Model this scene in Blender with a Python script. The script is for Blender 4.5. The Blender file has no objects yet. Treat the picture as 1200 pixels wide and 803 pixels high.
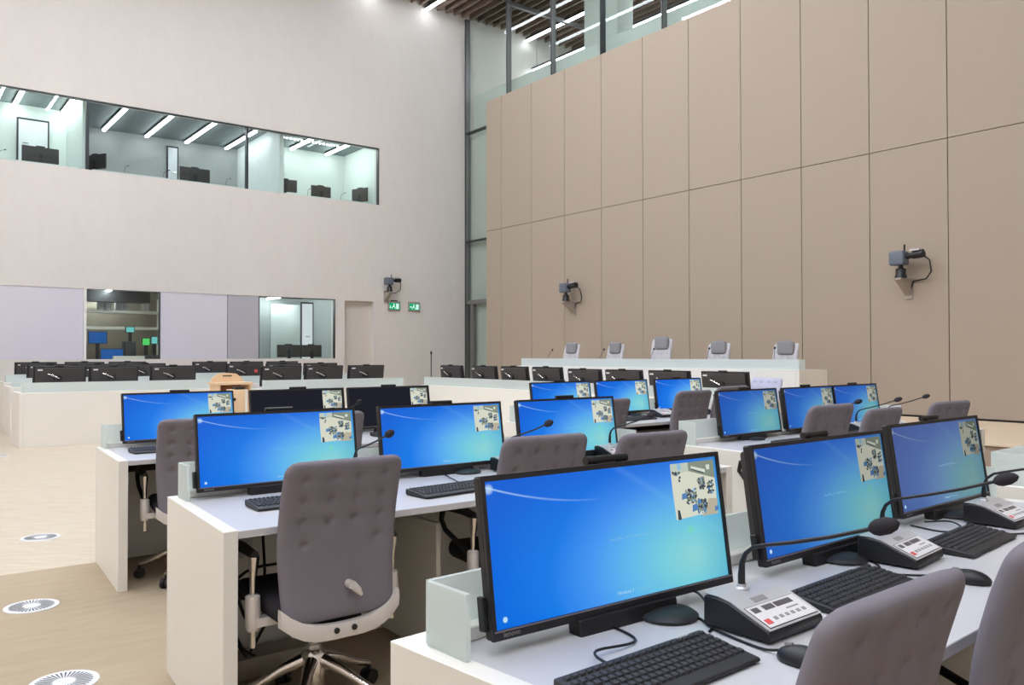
import bpy, bmesh, math, random
from mathutils import Vector, Matrix, Euler

random.seed(7)
PI = math.pi
R = math.radians
scene = bpy.context.scene
COL = scene.collection

# ------------------------------------------------------------------ camera, light level
YAW, PITCH, ROLL = R(37.484), R(0.852), R(0.077)
fwd = Vector((math.sin(YAW) * math.cos(PITCH), math.cos(YAW) * math.cos(PITCH), math.sin(PITCH)))
rgt = Vector((math.cos(YAW), -math.sin(YAW), 0))
dwn = fwd.cross(rgt)
r2 = rgt * math.cos(ROLL) + dwn * math.sin(ROLL)
d2 = dwn * math.cos(ROLL) - rgt * math.sin(ROLL)
cam = bpy.data.cameras.new('camera')
cam.sensor_width = 36.0
cam.lens = 972.85 / 1200 * 36
cam.clip_start = 0.05
cam_ob = bpy.data.objects.new('camera', cam)
COL.objects.link(cam_ob)
m3 = Matrix((r2, -d2, -fwd)).transposed()
cam_ob.matrix_world = Matrix.Translation((0, 0, 1.375)) @ m3.to_4x4()
scene.camera = cam_ob

scene.view_settings.view_transform = 'Standard'
scene.view_settings.look = 'None'
scene.view_settings.gamma = 1
scene.view_settings.use_curve_mapping = False
scene.view_settings.exposure = 0.0
STRIP = 63.0        # radiance of the room's ceiling light strips
BOOTH = 27.0
scene.cycles.use_denoising = True
scene.cycles.max_bounces = 10
scene.cycles.diffuse_bounces = 5
scene.cycles.transparent_max_bounces = 16
scene.cycles.caustics_reflective = False
scene.cycles.caustics_refractive = False
scene.cycles.sample_clamp_indirect = 6.0
w = bpy.data.worlds.new('world')
scene.world = w
w.use_nodes = True
w.node_tree.nodes['Background'].inputs[0].default_value = (0.6, 0.62, 0.65, 1)
w.node_tree.nodes['Background'].inputs[1].default_value = 0.3


# ------------------------------------------------------------------ materials
def lin(c):
    def f(v):
        v /= 255.0
        return v / 12.92 if v <= 0.04045 else ((v + 0.055) / 1.055) ** 2.4
    return (f(c[0]), f(c[1]), f(c[2]), 1)


class NT:
    def __init__(s, name):
        s.m = bpy.data.materials.new(name)
        s.m.use_nodes = True
        s.t = s.m.node_tree
        s.n = s.t.nodes
        s.b = s.n.get('Principled BSDF')
        s.out = s.n.get('Material Output')

    def add(s, kind, **kw):
        n = s.n.new(kind)
        for k, v in kw.items():
            setattr(n, k, v)
        return n

    def link(s, a, b):
        s.t.links.new(a, b)

    def math(s, op, a, b=None, c=None, clamp=False):
        n = s.add('ShaderNodeMath', operation=op, use_clamp=clamp)
        for i, v in enumerate((a, b, c)):
            if v is None:
                continue
            if isinstance(v, (int, float)):
                n.inputs[i].default_value = v
            else:
                s.link(v, n.inputs[i])
        return n.outputs[0]

    def mix(s, f, a, b, blend='MIX'):
        n = s.add('ShaderNodeMix', data_type='RGBA', blend_type=blend)
        for i, v in ((0, f), (6, a), (7, b)):
            if isinstance(v, (int, float)):
                n.inputs[i].default_value = v
            elif isinstance(v, tuple):
                n.inputs[i].default_value = v
            else:
                s.link(v, n.inputs[i])
        return n.outputs[2]


def mat(name, c, rough=0.5, metal=0.0, spec=0.5, noise=0.0, scale=20.0, stretch=(1, 1, 1), bump=0.0, bscale=200.0):
    t = NT(name)
    col = lin(c)
    t.b.inputs['Base Color'].default_value = col
    t.b.inputs['Roughness'].default_value = rough
    t.b.inputs['Metallic'].default_value = metal
    t.b.inputs['Specular IOR Level'].default_value = spec
    if noise or bump:
        tc = t.add('ShaderNodeTexCoord')
        mp = t.add('ShaderNodeMapping')
        mp.inputs['Scale'].default_value = stretch
        t.link(tc.outputs['Object'], mp.inputs[0])
    if noise:
        nz = t.add('ShaderNodeTexNoise')
        nz.inputs['Scale'].default_value = scale
        nz.inputs['Detail'].default_value = 5
        t.link(mp.outputs[0], nz.inputs['Vector'])
        v = t.math('MULTIPLY_ADD', nz.outputs[0], 2 * noise, 1 - noise)
        hs = t.add('ShaderNodeHueSaturation')
        hs.inputs['Color'].default_value = col
        t.link(v, hs.inputs['Value'])
        t.link(hs.outputs[0], t.b.inputs['Base Color'])
    if bump:
        nb = t.add('ShaderNodeTexNoise')
        nb.inputs['Scale'].default_value = bscale
        nb.inputs['Detail'].default_value = 3
        t.link(mp.outputs[0], nb.inputs['Vector'])
        bp = t.add('ShaderNodeBump')
        bp.inputs['Strength'].default_value = bump
        bp.inputs['Distance'].default_value = 0.002
        t.link(nb.outputs[0], bp.inputs['Height'])
        t.link(bp.outputs[0], t.b.inputs['Normal'])
    return t.m


def emit(name, c, s=1.0):
    t = NT(name)
    t.n.remove(t.b)
    e = t.add('ShaderNodeEmission')
    e.inputs[0].default_value = lin(c)
    e.inputs[1].default_value = s
    t.link(e.outputs[0], t.out.inputs[0])
    return t.m


def glass(name, tint, refl=0.06):
    t = NT(name)
    t.n.remove(t.b)
    tr = t.add('ShaderNodeBsdfTransparent')
    tr.inputs[0].default_value = lin(tint)
    gl = t.add('ShaderNodeBsdfGlossy')
    gl.inputs['Roughness'].default_value = 0.01
    lw = t.add('ShaderNodeLayerWeight')
    lw.inputs[0].default_value = 0.5
    fr = t.math('MULTIPLY_ADD', t.math('POWER', lw.outputs['Facing'], 5.0), 0.9, 0.03)
    mx = t.add('ShaderNodeMixShader')
    t.link(fr, mx.inputs[0])
    t.link(tr.outputs[0], mx.inputs[1])
    t.link(gl.outputs[0], mx.inputs[2])
    t.link(mx.outputs[0], t.out.inputs[0])
    return t.m


def frosted(name, c, clear=0.3):
    t = NT(name)
    t.b.inputs['Base Color'].default_value = lin(c)
    t.b.inputs['Roughness'].default_value = 0.25
    tl = t.add('ShaderNodeBsdfTranslucent')
    tl.inputs[0].default_value = lin(c)
    tr = t.add('ShaderNodeBsdfTransparent')
    tr.inputs[0].default_value = lin((232, 242, 240))
    m1 = t.add('ShaderNodeMixShader')
    m1.inputs[0].default_value = 0.45
    t.link(t.b.outputs[0], m1.inputs[1])
    t.link(tl.outputs[0], m1.inputs[2])
    m2 = t.add('ShaderNodeMixShader')
    m2.inputs[0].default_value = clear
    t.link(m1.outputs[0], m2.inputs[1])
    t.link(tr.outputs[0], m2.inputs[2])
    t.link(m2.outputs[0], t.out.inputs[0])
    return t.m


def plaster():
    t = NT('plaster')
    tc = t.add('ShaderNodeTexCoord')
    n1 = t.add('ShaderNodeTexNoise')
    n1.inputs['Scale'].default_value = 0.5
    n1.inputs['Detail'].default_value = 6
    mp = t.add('ShaderNodeMapping')
    mp.inputs['Scale'].default_value = (1, 1, 0.35)
    t.link(tc.outputs['Object'], mp.inputs[0])
    t.link(mp.outputs[0], n1.inputs['Vector'])
    n2 = t.add('ShaderNodeTexNoise')
    n2.inputs['Scale'].default_value = 4
    n2.inputs['Detail'].default_value = 8
    mp2 = t.add('ShaderNodeMapping')
    mp2.inputs['Scale'].default_value = (1.5, 1, 0.5)
    t.link(tc.outputs['Object'], mp2.inputs[0])
    t.link(mp2.outputs[0], n2.inputs['Vector'])
    f = t.math('ADD', t.math('MULTIPLY', n1.outputs[0], 0.6), t.math('MULTIPLY', n2.outputs[0], 0.4))
    cr = t.add('ShaderNodeValToRGB')
    cr.color_ramp.elements[0].position = 0.35
    cr.color_ramp.elements[0].color = lin((215, 208, 201))
    cr.color_ramp.elements[1].position = 0.65
    cr.color_ramp.elements[1].color = lin((222, 215, 208))
    t.link(f, cr.inputs[0])
    t.link(cr.outputs[0], t.b.inputs['Base Color'])
    t.b.inputs['Roughness'].default_value = 0.75
    t.b.inputs['Specular IOR Level'].default_value = 0.25
    bp = t.add('ShaderNodeBump')
    bp.inputs['Strength'].default_value = 0.12
    bp.inputs['Distance'].default_value = 0.01
    t.link(n2.outputs[0], bp.inputs['Height'])
    t.link(bp.outputs[0], t.b.inputs['Normal'])
    return t.m


def parquet():
    t = NT('parquet')
    tc = t.add('ShaderNodeTexCoord')
    mp = t.add('ShaderNodeMapping')
    mp.inputs['Rotation'].default_value = (0, 0, R(38))
    t.link(tc.outputs['Object'], mp.inputs[0])
    br = t.add('ShaderNodeTexBrick')
    br.inputs['Scale'].default_value = 1.0
    br.inputs['Color1'].default_value = lin((203, 190, 171))
    br.inputs['Color2'].default_value = lin((191, 176, 154))
    br.inputs['Mortar'].default_value = lin((184, 169, 147))
    br.inputs['Mortar Size'].default_value = 0.001
    br.inputs['Brick Width'].default_value = 0.16
    br.inputs['Row Height'].default_value = 0.02
    br.offset_frequency = 2
    t.link(mp.outputs[0], br.inputs['Vector'])
    nz = t.add('ShaderNodeTexNoise')
    nz.inputs['Scale'].default_value = 1.2
    nz.inputs['Detail'].default_value = 4
    t.link(tc.outputs['Object'], nz.inputs['Vector'])
    c = t.mix(t.math('MULTIPLY', nz.outputs[0], 0.25), br.outputs[0], lin((197, 184, 165)))
    t.link(c, t.b.inputs['Base Color'])
    t.b.inputs['Roughness'].default_value = 0.55
    return t.m


def carpet():
    t = NT('carpet')
    tc = t.add('ShaderNodeTexCoord')
    mp = t.add('ShaderNodeMapping')
    mp.inputs['Scale'].default_value = (1, 6, 1)
    t.link(tc.outputs['Object'], mp.inputs[0])
    n1 = t.add('ShaderNodeTexNoise')
    n1.inputs['Scale'].default_value = 3
    n1.inputs['Detail'].default_value = 8
    n1.inputs['Roughness'].default_value = 0.65
    t.link(mp.outputs[0], n1.inputs['Vector'])
    n2 = t.add('ShaderNodeTexNoise')
    n2.inputs['Scale'].default_value = 0.9
    t.link(tc.outputs['Object'], n2.inputs['Vector'])
    f = t.math('ADD', t.math('MULTIPLY', n1.outputs[0], 0.6), t.math('MULTIPLY', n2.outputs[0], 0.4))
    cr = t.add('ShaderNodeValToRGB')
    cr.color_ramp.elements[0].position = 0.3
    cr.color_ramp.elements[0].color = lin((158, 141, 118))
    cr.color_ramp.elements[1].position = 0.7
    cr.color_ramp.elements[1].color = lin((175, 158, 133))
    t.link(f, cr.inputs[0])
    t.link(cr.outputs[0], t.b.inputs['Base Color'])
    t.b.inputs['Roughness'].default_value = 0.8
    return t.m


def screen_mat(name, gain=1.0, sat=1.0):
    """login screen: blue wallpaper with a pale glow and a thin arc of light; emission of the panel itself"""
    t = NT(name)
    t.n.remove(t.b)
    uv = t.add('ShaderNodeUVMap')
    sp = t.add('ShaderNodeSeparateXYZ')
    t.link(uv.outputs[0], sp.inputs[0])
    u, v = sp.outputs[0], sp.outputs[1]
    # distance from the glow at the lower right
    du = t.math('MULTIPLY', t.math('SUBTRACT', u, 0.84), 1.08)
    dv = t.math('MULTIPLY', t.math('SUBTRACT', v, 0.22), 0.75)
    d = t.math('SQRT', t.math('ADD', t.math('MULTIPLY', du, du), t.math('MULTIPLY', dv, dv)))
    cr = t.add('ShaderNodeValToRGB')
    e = cr.color_ramp.elements
    stops = [(0.0, (142, 212, 214)), (0.16, (118, 206, 222)), (0.34, (96, 184, 238)), (0.50, (70, 152, 243)),
             (0.68, (14, 122, 232)), (0.92, (0, 104, 222)), (1.0, (0, 98, 216))]
    e[0].position, e[0].color = stops[0][0], lin(stops[0][1])
    e[1].position, e[1].color = stops[-1][0], lin(stops[-1][1])
    for p, c in stops[1:-1]:
        k = e.new(p)
        k.color = lin(c)
    t.link(d, cr.inputs[0])
    col = cr.outputs[0]
    # deeper blue along the top
    top = t.math('MULTIPLY', t.math('POWER', v, 3.5), 0.6)
    col = t.mix(top, col, lin((8, 92, 212)))
    # right edge falls off to teal
    rt = t.math('MULTIPLY', t.math('SUBTRACT', u, 0.86), 3.0, clamp=True)
    col = t.mix(rt, col, lin((72, 160, 190)))
    # arc
    q = t.math('SUBTRACT', 1.0, t.math('DIVIDE', u, 0.48))
    v0 = t.math('MULTIPLY_ADD', t.math('MULTIPLY', q, q), 0.19, 0.775)
    dist = t.math('ABSOLUTE', t.math('SUBTRACT', v, v0))
    arc = t.math('SUBTRACT', 1.0, t.math('DIVIDE', dist, 0.010), clamp=True)
    fade = t.math('MULTIPLY_ADD', u, -2.3, 1.05, clamp=True)
    arc = t.math('MULTIPLY', t.math('MULTIPLY', arc, fade), 0.75)
    col = t.mix(arc, col, lin((190, 228, 250)))
    # hot spot at the start of the arc
    hs = t.math('ADD', t.math('POWER', t.math('SUBTRACT', u, 0.015), 2.0), t.math('MULTIPLY', t.math('POWER', t.math('SUBTRACT', v, 0.945), 2.0), 0.2))
    hot = t.math('SUBTRACT', 1.0, t.math('DIVIDE', hs, 0.00035), clamp=True)
    col = t.mix(t.math('MULTIPLY', hot, 0.7), col, lin((200, 232, 250)))
    # faint diagonal ray from the top middle
    ray = t.math('ABSOLUTE', t.math('SUBTRACT', t.math('MULTIPLY_ADD', u, -1.35, 1.70), v))
    ray = t.math('SUBTRACT', 1.0, t.math('DIVIDE', ray, 0.05), clamp=True)
    col = t.mix(t.math('MULTIPLY', ray, 0.10), col, lin((150, 210, 250)))
    # small green leaf glow
    gx = t.math('POWER', t.math('SUBTRACT', u, 0.835), 2.0)
    gy = t.math('MULTIPLY', t.math('POWER', t.math('SUBTRACT', v, 0.43), 2.0), 0.18)
    gg = t.math('SUBTRACT', 1.0, t.math('DIVIDE', t.math('ADD', gx, gy), 0.0004), clamp=True)
    col = t.mix(t.math('MULTIPLY', gg, 0.5), col, lin((120, 220, 160)))
    hsv = t.add('ShaderNodeHueSaturation')
    hsv.inputs['Saturation'].default_value = sat
    t.link(col, hsv.inputs['Color'])
    em = t.add('ShaderNodeEmission')
    t.link(hsv.outputs[0], em.inputs[0])
    em.inputs[1].default_value = gain
    gl = t.add('ShaderNodeBsdfGlossy')
    gl.inputs['Roughness'].default_value = 0.25
    gl.inputs[0].default_value = (0.03, 0.03, 0.03, 1)
    ad = t.add('ShaderNodeAddShader')
    t.link(em.outputs[0], ad.inputs[0])
    t.link(gl.outputs[0], ad.inputs[1])
    t.link(ad.outputs[0], t.out.inputs[0])
    return t.m


M = dict(
    plaster=plaster(), parquet=parquet(), carpet=carpet(),
    fabric_panel=mat('taupe_fabric', (163, 149, 134), 0.85, spec=0.2, noise=0.035, scale=6, stretch=(1, 14, 1), bump=0.15, bscale=300),
    joint=mat('joint_dark', (26, 21, 18), 0.9),  # near-black backing behind the panel joints
    white=mat('white_laminate', (232, 229, 222), 0.4, noise=0.012, scale=2.0),
    edge=mat('white_edge', (236, 233, 226), 0.4),
    top=mat('grey_worktop', (197, 196, 199), 0.35, noise=0.012, scale=40),
    under=mat('dark_tray', (38, 36, 36), 0.7),
    frost=frosted('frosted_glass', (244, 249, 248), 0.30),
    black=mat('black_plastic', (24, 23, 25), 0.45),
    bezel=mat('monitor_black', (30, 28, 31), 0.5),
    mback=mat('monitor_back', (56, 51, 50), 0.55),
    rim=mat('bezel_rim', (150, 140, 150), 0.3, metal=0.5),
    key=mat('key_plastic', (46, 46, 50), 0.5),
    keyb=mat('keyboard_body', (36, 36, 39), 0.5),
    silver=mat('silver_plate', (205, 204, 206), 0.32, metal=0.35),
    chrome=mat('polished_aluminium', (225, 218, 212), 0.18, metal=1.0),
    alu=mat('white_aluminium', (214, 208, 204), 0.35, metal=0.15),
    chair=mat('chair_fabric', (122, 117, 125), 0.9, spec=0.2, noise=0.03, scale=60, bump=0.2, bscale=700),
    seat=mat('seat_fabric', (52, 50, 54), 0.9, spec=0.2),
    jchair=mat('pale_chair_fabric', (190, 189, 193), 0.85, spec=0.2),
    jhead=mat('headrest_grey', (140, 139, 143), 0.8, spec=0.2),
    lilac_chair=mat('lilac_chair_fabric', (186, 185, 202), 0.85, spec=0.2),
    print_grey=mat('print_grey', (150, 148, 148), 0.5),
    print_white=mat('print_white', (226, 224, 224), 0.5),
    display=mat('lcd_grey', (88, 84, 88), 0.3),
    red=mat('red_button', (214, 84, 82), 0.5),
    lilac=mat('lilac_panel', (214, 209, 217), 0.35, noise=0.02, scale=0.8),
    grey_panel=mat('grey_panel', (180, 177, 183), 0.5),
    frame_dark=mat('window_frame_dark', (60, 62, 64), 0.4, metal=0.4),
    frame_grey=mat('mullion_grey', (132, 130, 130), 0.4, metal=0.5),
    clear=glass('clear_glass', (246, 250, 249)),
    tint=glass('tinted_glass', (240, 244, 242)),
    slat=mat('ceiling_slat', (136, 117, 106), 0.7),
    ceil=mat('ceiling_dark', (48, 41, 38), 0.9),
    wood=mat('pale_wood', (226, 196, 160), 0.5, noise=0.06, scale=6, stretch=(8, 8, 0.6)),
    wood_in=mat('wood_inside', (150, 104, 62), 0.6, noise=0.05, scale=6),
    platform_top=mat('platform_parquet', (222, 200, 174), 0.6, noise=0.04, scale=6, stretch=(8, 1, 1)),
    riser=mat('platform_riser', (160, 142, 126), 0.8),
    gallery=mat('gallery_wall', (204, 208, 200), 0.7),
    gallery_low=mat('gallery_lower_wall', (226, 228, 220), 0.7),
    mint=mat('booth_wall', (226, 234, 231), 0.6),
    boothgrey=mat('booth_grey_wall', (172, 176, 174), 0.6),
    booth_ceil=mat('booth_ceiling', (124, 132, 134), 0.7),
    door=mat('door_paint', (208, 200, 190), 0.5),
    doorw=mat('booth_door_white', (232, 236, 240), 0.5),
    tan_wall=mat('tan_wall', (150, 140, 122), 0.7),
    rack=mat('rack_dark', (48, 50, 52), 0.6),
    shelf=mat('shelf_cream', (224, 220, 206), 0.5),
    camgrey=mat('camera_grey', (96, 104, 116), 0.4),
    bracket=mat('bracket_grey', (168, 158, 148), 0.5, metal=0.3),
    vent=mat('vent_white', (222, 222, 224), 0.4),
    ventdark=mat('vent_slot', (66, 70, 84), 0.7),
    strip=emit('strip_light', (237, 243, 252), STRIP),
    gallery_strip=emit('gallery_strip_light', (240, 246, 255), 22.0),
    corner_strip=emit('corner_strip_light', (237, 243, 252), 18.0),
    low_strip=emit('lower_room_strip_light', (240, 250, 255), 80.0),
    booth_strip=emit('booth_strip_light', (246, 255, 252), BOOTH),
    booth_strip_dim=emit('booth_strip_light_dim', (246, 250, 255), BOOTH * 0.62),
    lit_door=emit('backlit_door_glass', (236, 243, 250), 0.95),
    green=emit('exit_green', (20, 190, 130), 0.75),
    exitw=emit('exit_white', (215, 255, 240), 1.0),
    blue_led=emit('blue_screen_far', (24, 96, 176), 0.8),
    green_led=emit('green_screen_far', (90, 220, 110), 0.9),
    cyan_led=emit('cyan_screen_far', (120, 210, 205), 0.9),
    scr=screen_mat('login_screen', 0.98),
    scr_b=screen_mat('login_screen_angle_dim', 0.64, 0.97),  # viewing-angle falloff of the LCD put into a lower gain
    scr_c=screen_mat('login_screen_angle_dimmest', 0.45, 0.80),  # stronger viewing-angle falloff, put into gain and saturation
    scr_black=emit('standby_screen', (32, 33, 42), 1.0),
    txt=emit('screen_text', (186, 224, 246), 0.95),
    txt_dim=emit('screen_text_dim', (140, 205, 240), 0.85),
)
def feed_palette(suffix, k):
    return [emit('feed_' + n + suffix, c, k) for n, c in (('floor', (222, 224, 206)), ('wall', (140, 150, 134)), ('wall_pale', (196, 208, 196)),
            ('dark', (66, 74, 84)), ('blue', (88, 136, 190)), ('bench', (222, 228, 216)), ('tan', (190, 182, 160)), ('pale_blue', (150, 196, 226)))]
FEED = {'': feed_palette('', 0.92), '_mid': feed_palette('_mid', 0.55), '_low': feed_palette('_low', 0.4)}  # the weaker palettes carry the same painted viewing-angle dimming


# ------------------------------------------------------------------ mesh helpers
class MB:
    def __init__(s):
        s.v, s.f, s.mi = [], [], []

    def face(s, pts, mi=0):
        b = len(s.v)
        s.v += [tuple(p) for p in pts]
        s.f.append(tuple(range(b, b + len(pts))))
        s.mi.append(mi)
        return s

    def raw(s, v, f, mi=0):
        b = len(s.v)
        s.v += [tuple(p) for p in v]
        s.f += [tuple(i + b for i in q) for q in f]
        s.mi += [mi] * len(f)
        return s

    def box(s, x0, x1, y0, y1, z0, z1, mi=0):
        v = [(x0, y0, z0), (x1, y0, z0), (x1, y1, z0), (x0, y1, z0), (x0, y0, z1), (x1, y0, z1), (x1, y1, z1), (x0, y1, z1)]
        return s.raw(v, [(0, 3, 2, 1), (4, 5, 6, 7), (0, 1, 5, 4), (1, 2, 6, 5), (2, 3, 7, 6), (3, 0, 4, 7)], mi)

    def prism(s, poly, z0, z1, mi=0):
        """poly: list of (x, y), counter-clockwise, extruded along z"""
        n = len(poly)
        v = [(x, y, z0) for x, y in poly] + [(x, y, z1) for x, y in poly]
        f = [tuple(range(n - 1, -1, -1)), tuple(range(n, 2 * n))] + [(i, (i + 1) % n, n + (i + 1) % n, n + i) for i in range(n)]
        return s.raw(v, f, mi)

    def prof(s, poly, x0, x1, mi=0):
        """poly: list of (y, z) extruded along x"""
        n = len(poly)
        v = [(x0, y, z) for y, z in poly] + [(x1, y, z) for y, z in poly]
        f = [tuple(range(n - 1, -1, -1)), tuple(range(n, 2 * n))] + [(i, (i + 1) % n, n + (i + 1) % n, n + i) for i in range(n)]
        return s.raw(v, f, mi)

    def tube(s, pts, r, seg=8, mi=0):
        pts = [Vector(p) for p in pts]
        rs = r if isinstance(r, (list, tuple)) else [r] * len(pts)
        v, f = [], []
        up = Vector((0, 0, 1))
        prev = None
        for i, p in enumerate(pts):
            a = pts[max(i - 1, 0)]
            b = pts[min(i + 1, len(pts) - 1)]
            t = (b - a).normalized()
            if prev is None:
                ref = up if abs(t.z) < 0.9 else Vector((1, 0, 0))
                n = t.cross(ref).normalized()
            else:
                n = (prev - t * prev.dot(t)).normalized()
            prev = n
            m = t.cross(n)
            for k in range(seg):
                an = 2 * PI * k / seg
                v.append(p + (n * math.cos(an) + m * math.sin(an)) * rs[i])
        L = len(pts)
        for i in range(L - 1):
            for k in range(seg):
                f.append((i * seg + k, i * seg + (k + 1) % seg, (i + 1) * seg + (k + 1) % seg, (i + 1) * seg + k))
        f.append(tuple(range(seg - 1, -1, -1)))
        f.append(tuple((L - 1) * seg + k for k in range(seg)))
        return s.raw(v, f, mi)

    def lathe(s, prof, seg=20, c=(0, 0, 0), mi=0):
        v, f = [], []
        for r, z in prof:
            for k in range(seg):
                a = 2 * PI * k / seg
                v.append((c[0] + r * math.cos(a), c[1] + r * math.sin(a), c[2] + z))
        L = len(prof)
        for i in range(L - 1):
            for k in range(seg):
                f.append((i * seg + k, i * seg + (k + 1) % seg, (i + 1) * seg + (k + 1) % seg, (i + 1) * seg + k))
        f.append(tuple(range(seg - 1, -1, -1)))
        f.append(tuple((L - 1) * seg + k for k in range(seg)))
        return s.raw(v, f, mi)

    def xf(s, mtx):
        s.v = [tuple(mtx @ Vector(p)) for p in s.v]
        return s

    def obj(s, name, mats, parent=None, bevel=0.0, smooth=0, seg=2, loc=None):
        me = bpy.data.meshes.new(name)
        me.from_pydata(s.v, [], s.f)
        for m in (mats if isinstance(mats, (list, tuple)) else [mats]):
            me.materials.append(m)
        for p, i in zip(me.polygons, s.mi):
            p.material_index = i
        bm = bmesh.new()
        bm.from_mesh(me)
        bmesh.ops.remove_doubles(bm, verts=bm.verts, dist=1e-6)
        bmesh.ops.recalc_face_normals(bm, faces=bm.faces)
        if bevel:
            ed = [e for e in bm.edges if len(e.link_faces) == 2 and e.calc_face_angle(0) > R(30)]
            bmesh.ops.bevel(bm, geom=ed, offset=bevel, segments=seg, affect='EDGES', profile=0.5, clamp_overlap=True)
        bm.to_mesh(me)
        bm.free()
        if smooth or bevel:
            me.shade_smooth()
            me.set_sharp_from_angle(angle=R(smooth or 35))
        o = bpy.data.objects.new(name, me)
        COL.objects.link(o)
        if parent:
            o.parent = parent
        if loc:
            o.location = loc
        return o


def B(*a):
    return MB().box(*a)


def tag(o, label, cat, group=None):
    o['label'] = label
    o['category'] = cat
    if group:
        o['group'] = group
    return o


def thing(name, label, cat, loc=(0, 0, 0), rz=0.0, group=None):
    o = bpy.data.objects.new(name, None)
    o.empty_display_size = 0.1
    COL.objects.link(o)
    o.location = loc
    o.rotation_euler = (0, 0, rz)
    return tag(o, label, cat, group)


def struct(o):
    o['kind'] = 'structure'
    return o


def kids(o):
    return [c for c in bpy.data.objects if c.parent == o]


CH = {}


def remember(o):
    """store the child list of a prototype so that copies do not search the whole scene"""
    CH[o.name] = [(c, kids(c)) for c in kids(o)]
    return o


def dup(o, loc, rz, label, group=None, scale=None, skip=()):
    r = o.copy()
    COL.objects.link(r)
    r.location = loc
    r.rotation_euler = (0, 0, rz)
    r['label'] = label
    if group:
        r['group'] = group
    if scale:
        r.scale = scale
    for c, sub in CH[o.name]:
        if c.name.split('.')[0] in skip:
            continue
        d = c.copy()
        COL.objects.link(d)
        d.parent = r
        for g in sub:
            e = g.copy()
            COL.objects.link(e)
            e.parent = d
    return r


def text_obj(name, s, size, material, parent, loc, rot, align='LEFT'):
    cu = bpy.data.curves.new(name, 'FONT')
    cu.body = s
    cu.size = size
    cu.align_x = align
    cu.resolution_u = 2
    tmp = bpy.data.objects.new(name + '_tmp', cu)
    COL.objects.link(tmp)
    dg = bpy.context.evaluated_depsgraph_get()
    me = bpy.data.meshes.new_from_object(tmp.evaluated_get(dg))
    bpy.data.objects.remove(tmp)
    me.name = name
    me.materials.clear()
    me.materials.append(material)
    o = bpy.data.objects.new(name, me)
    COL.objects.link(o)
    o.parent = parent
    o.location = loc
    o.rotation_euler = rot
    return o


# ------------------------------------------------------------------ the room
YW, XG, XP, ZC = 21.0, 14.33, 13.0, 11.66
XL, YN = -7.0, -7.0

fl = struct(B(XL, XG + 5, YN, 6.08, -0.2, 0).obj('floor', M['carpet']))
B(XL, XG + 5, 6.08, YW + 4, -0.2, 0.0).obj('parquet', M['parquet'], fl)

# left wall (the far end wall with the booth windows)
wl = MB()
T = 0.25
for x0, x1, z0, z1 in [(XL, XG + 5, 7.265, ZC + 0.6), (XL, XG + 5, 2.905, 5.645), (XL, -2, 5.645, 7.265), (11.34, XG + 5, 5.645, 7.265),
                       (XL, -2, 1.285, 2.905), (10.0, 10.28, 0, 2.905), (11.18, XG + 5, 0, 2.905), (10.28, 11.18, 2.885, 2.905), (XL, 10.0, 0, 1.285)]:
    wl.box(x0, x1, YW, YW + T, z0, z1)
struct(wl.obj('wall_left', M['plaster']))
struct(B(XL - 0.2, XL, YN, YW, 0, ZC).obj('wall_back', M['plaster']))
struct(B(XL, XG, YN - 0.2, YN, 0, ZC).obj('wall_near', M['plaster']))

# right wall of fabric panels
wr = struct(B(XP + 0.045, XG - 0.1, YN, 18.075, 0.0, 8.17).obj('wall_right', M['joint']))
seams = [18.08, 17.40, 16.14, 14.89, 13.63, 12.35, 11.08, 9.81, 8.52, 7.25, 5.99, 4.72, 3.45, 2.18, 0.91, -0.36, -1.63, -2.9, -4.17, -5.44, -7.0]
for a, b in zip(seams[1:], seams[:-1]):
    for z0, z1 in ((0.40, 4.685), (4.695, 8.19)):
        B(XP, XP + 0.04, a + 0.006, b - 0.006, z0, z1).obj('panel', M['fabric_panel'], wr, bevel=0.004, seg=1)

# ceiling with dark baffles
ce = struct(B(XL, XG + 5, YN, YW + 0.2, ZC + 0.42, ZC + 0.6).obj('ceiling', M['ceil']))
sl = MB().box(-0.024, 0.024, YN, YW, ZC + 0.05, ZC + 0.35)
proto = sl.obj('slat', M['slat'], ce)
x = 10.6
proto.location.x = x
while x < 19.0:
    x += 0.30
    o = proto.copy()
    COL.objects.link(o)
    o.location.x = x
x = 10.3
rest = MB()
while x > XL:
    rest.box(x - 0.024, x + 0.024, YN, YW, ZC + 0.05, ZC + 0.35)
    x -= 0.30
ro = rest.obj('slat_row', M['slat'], ce)
ro['kind'] = 'stuff'

NM = ['first', 'second', 'third', 'fourth', 'fifth', 'sixth', 'seventh', 'eighth']
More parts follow.
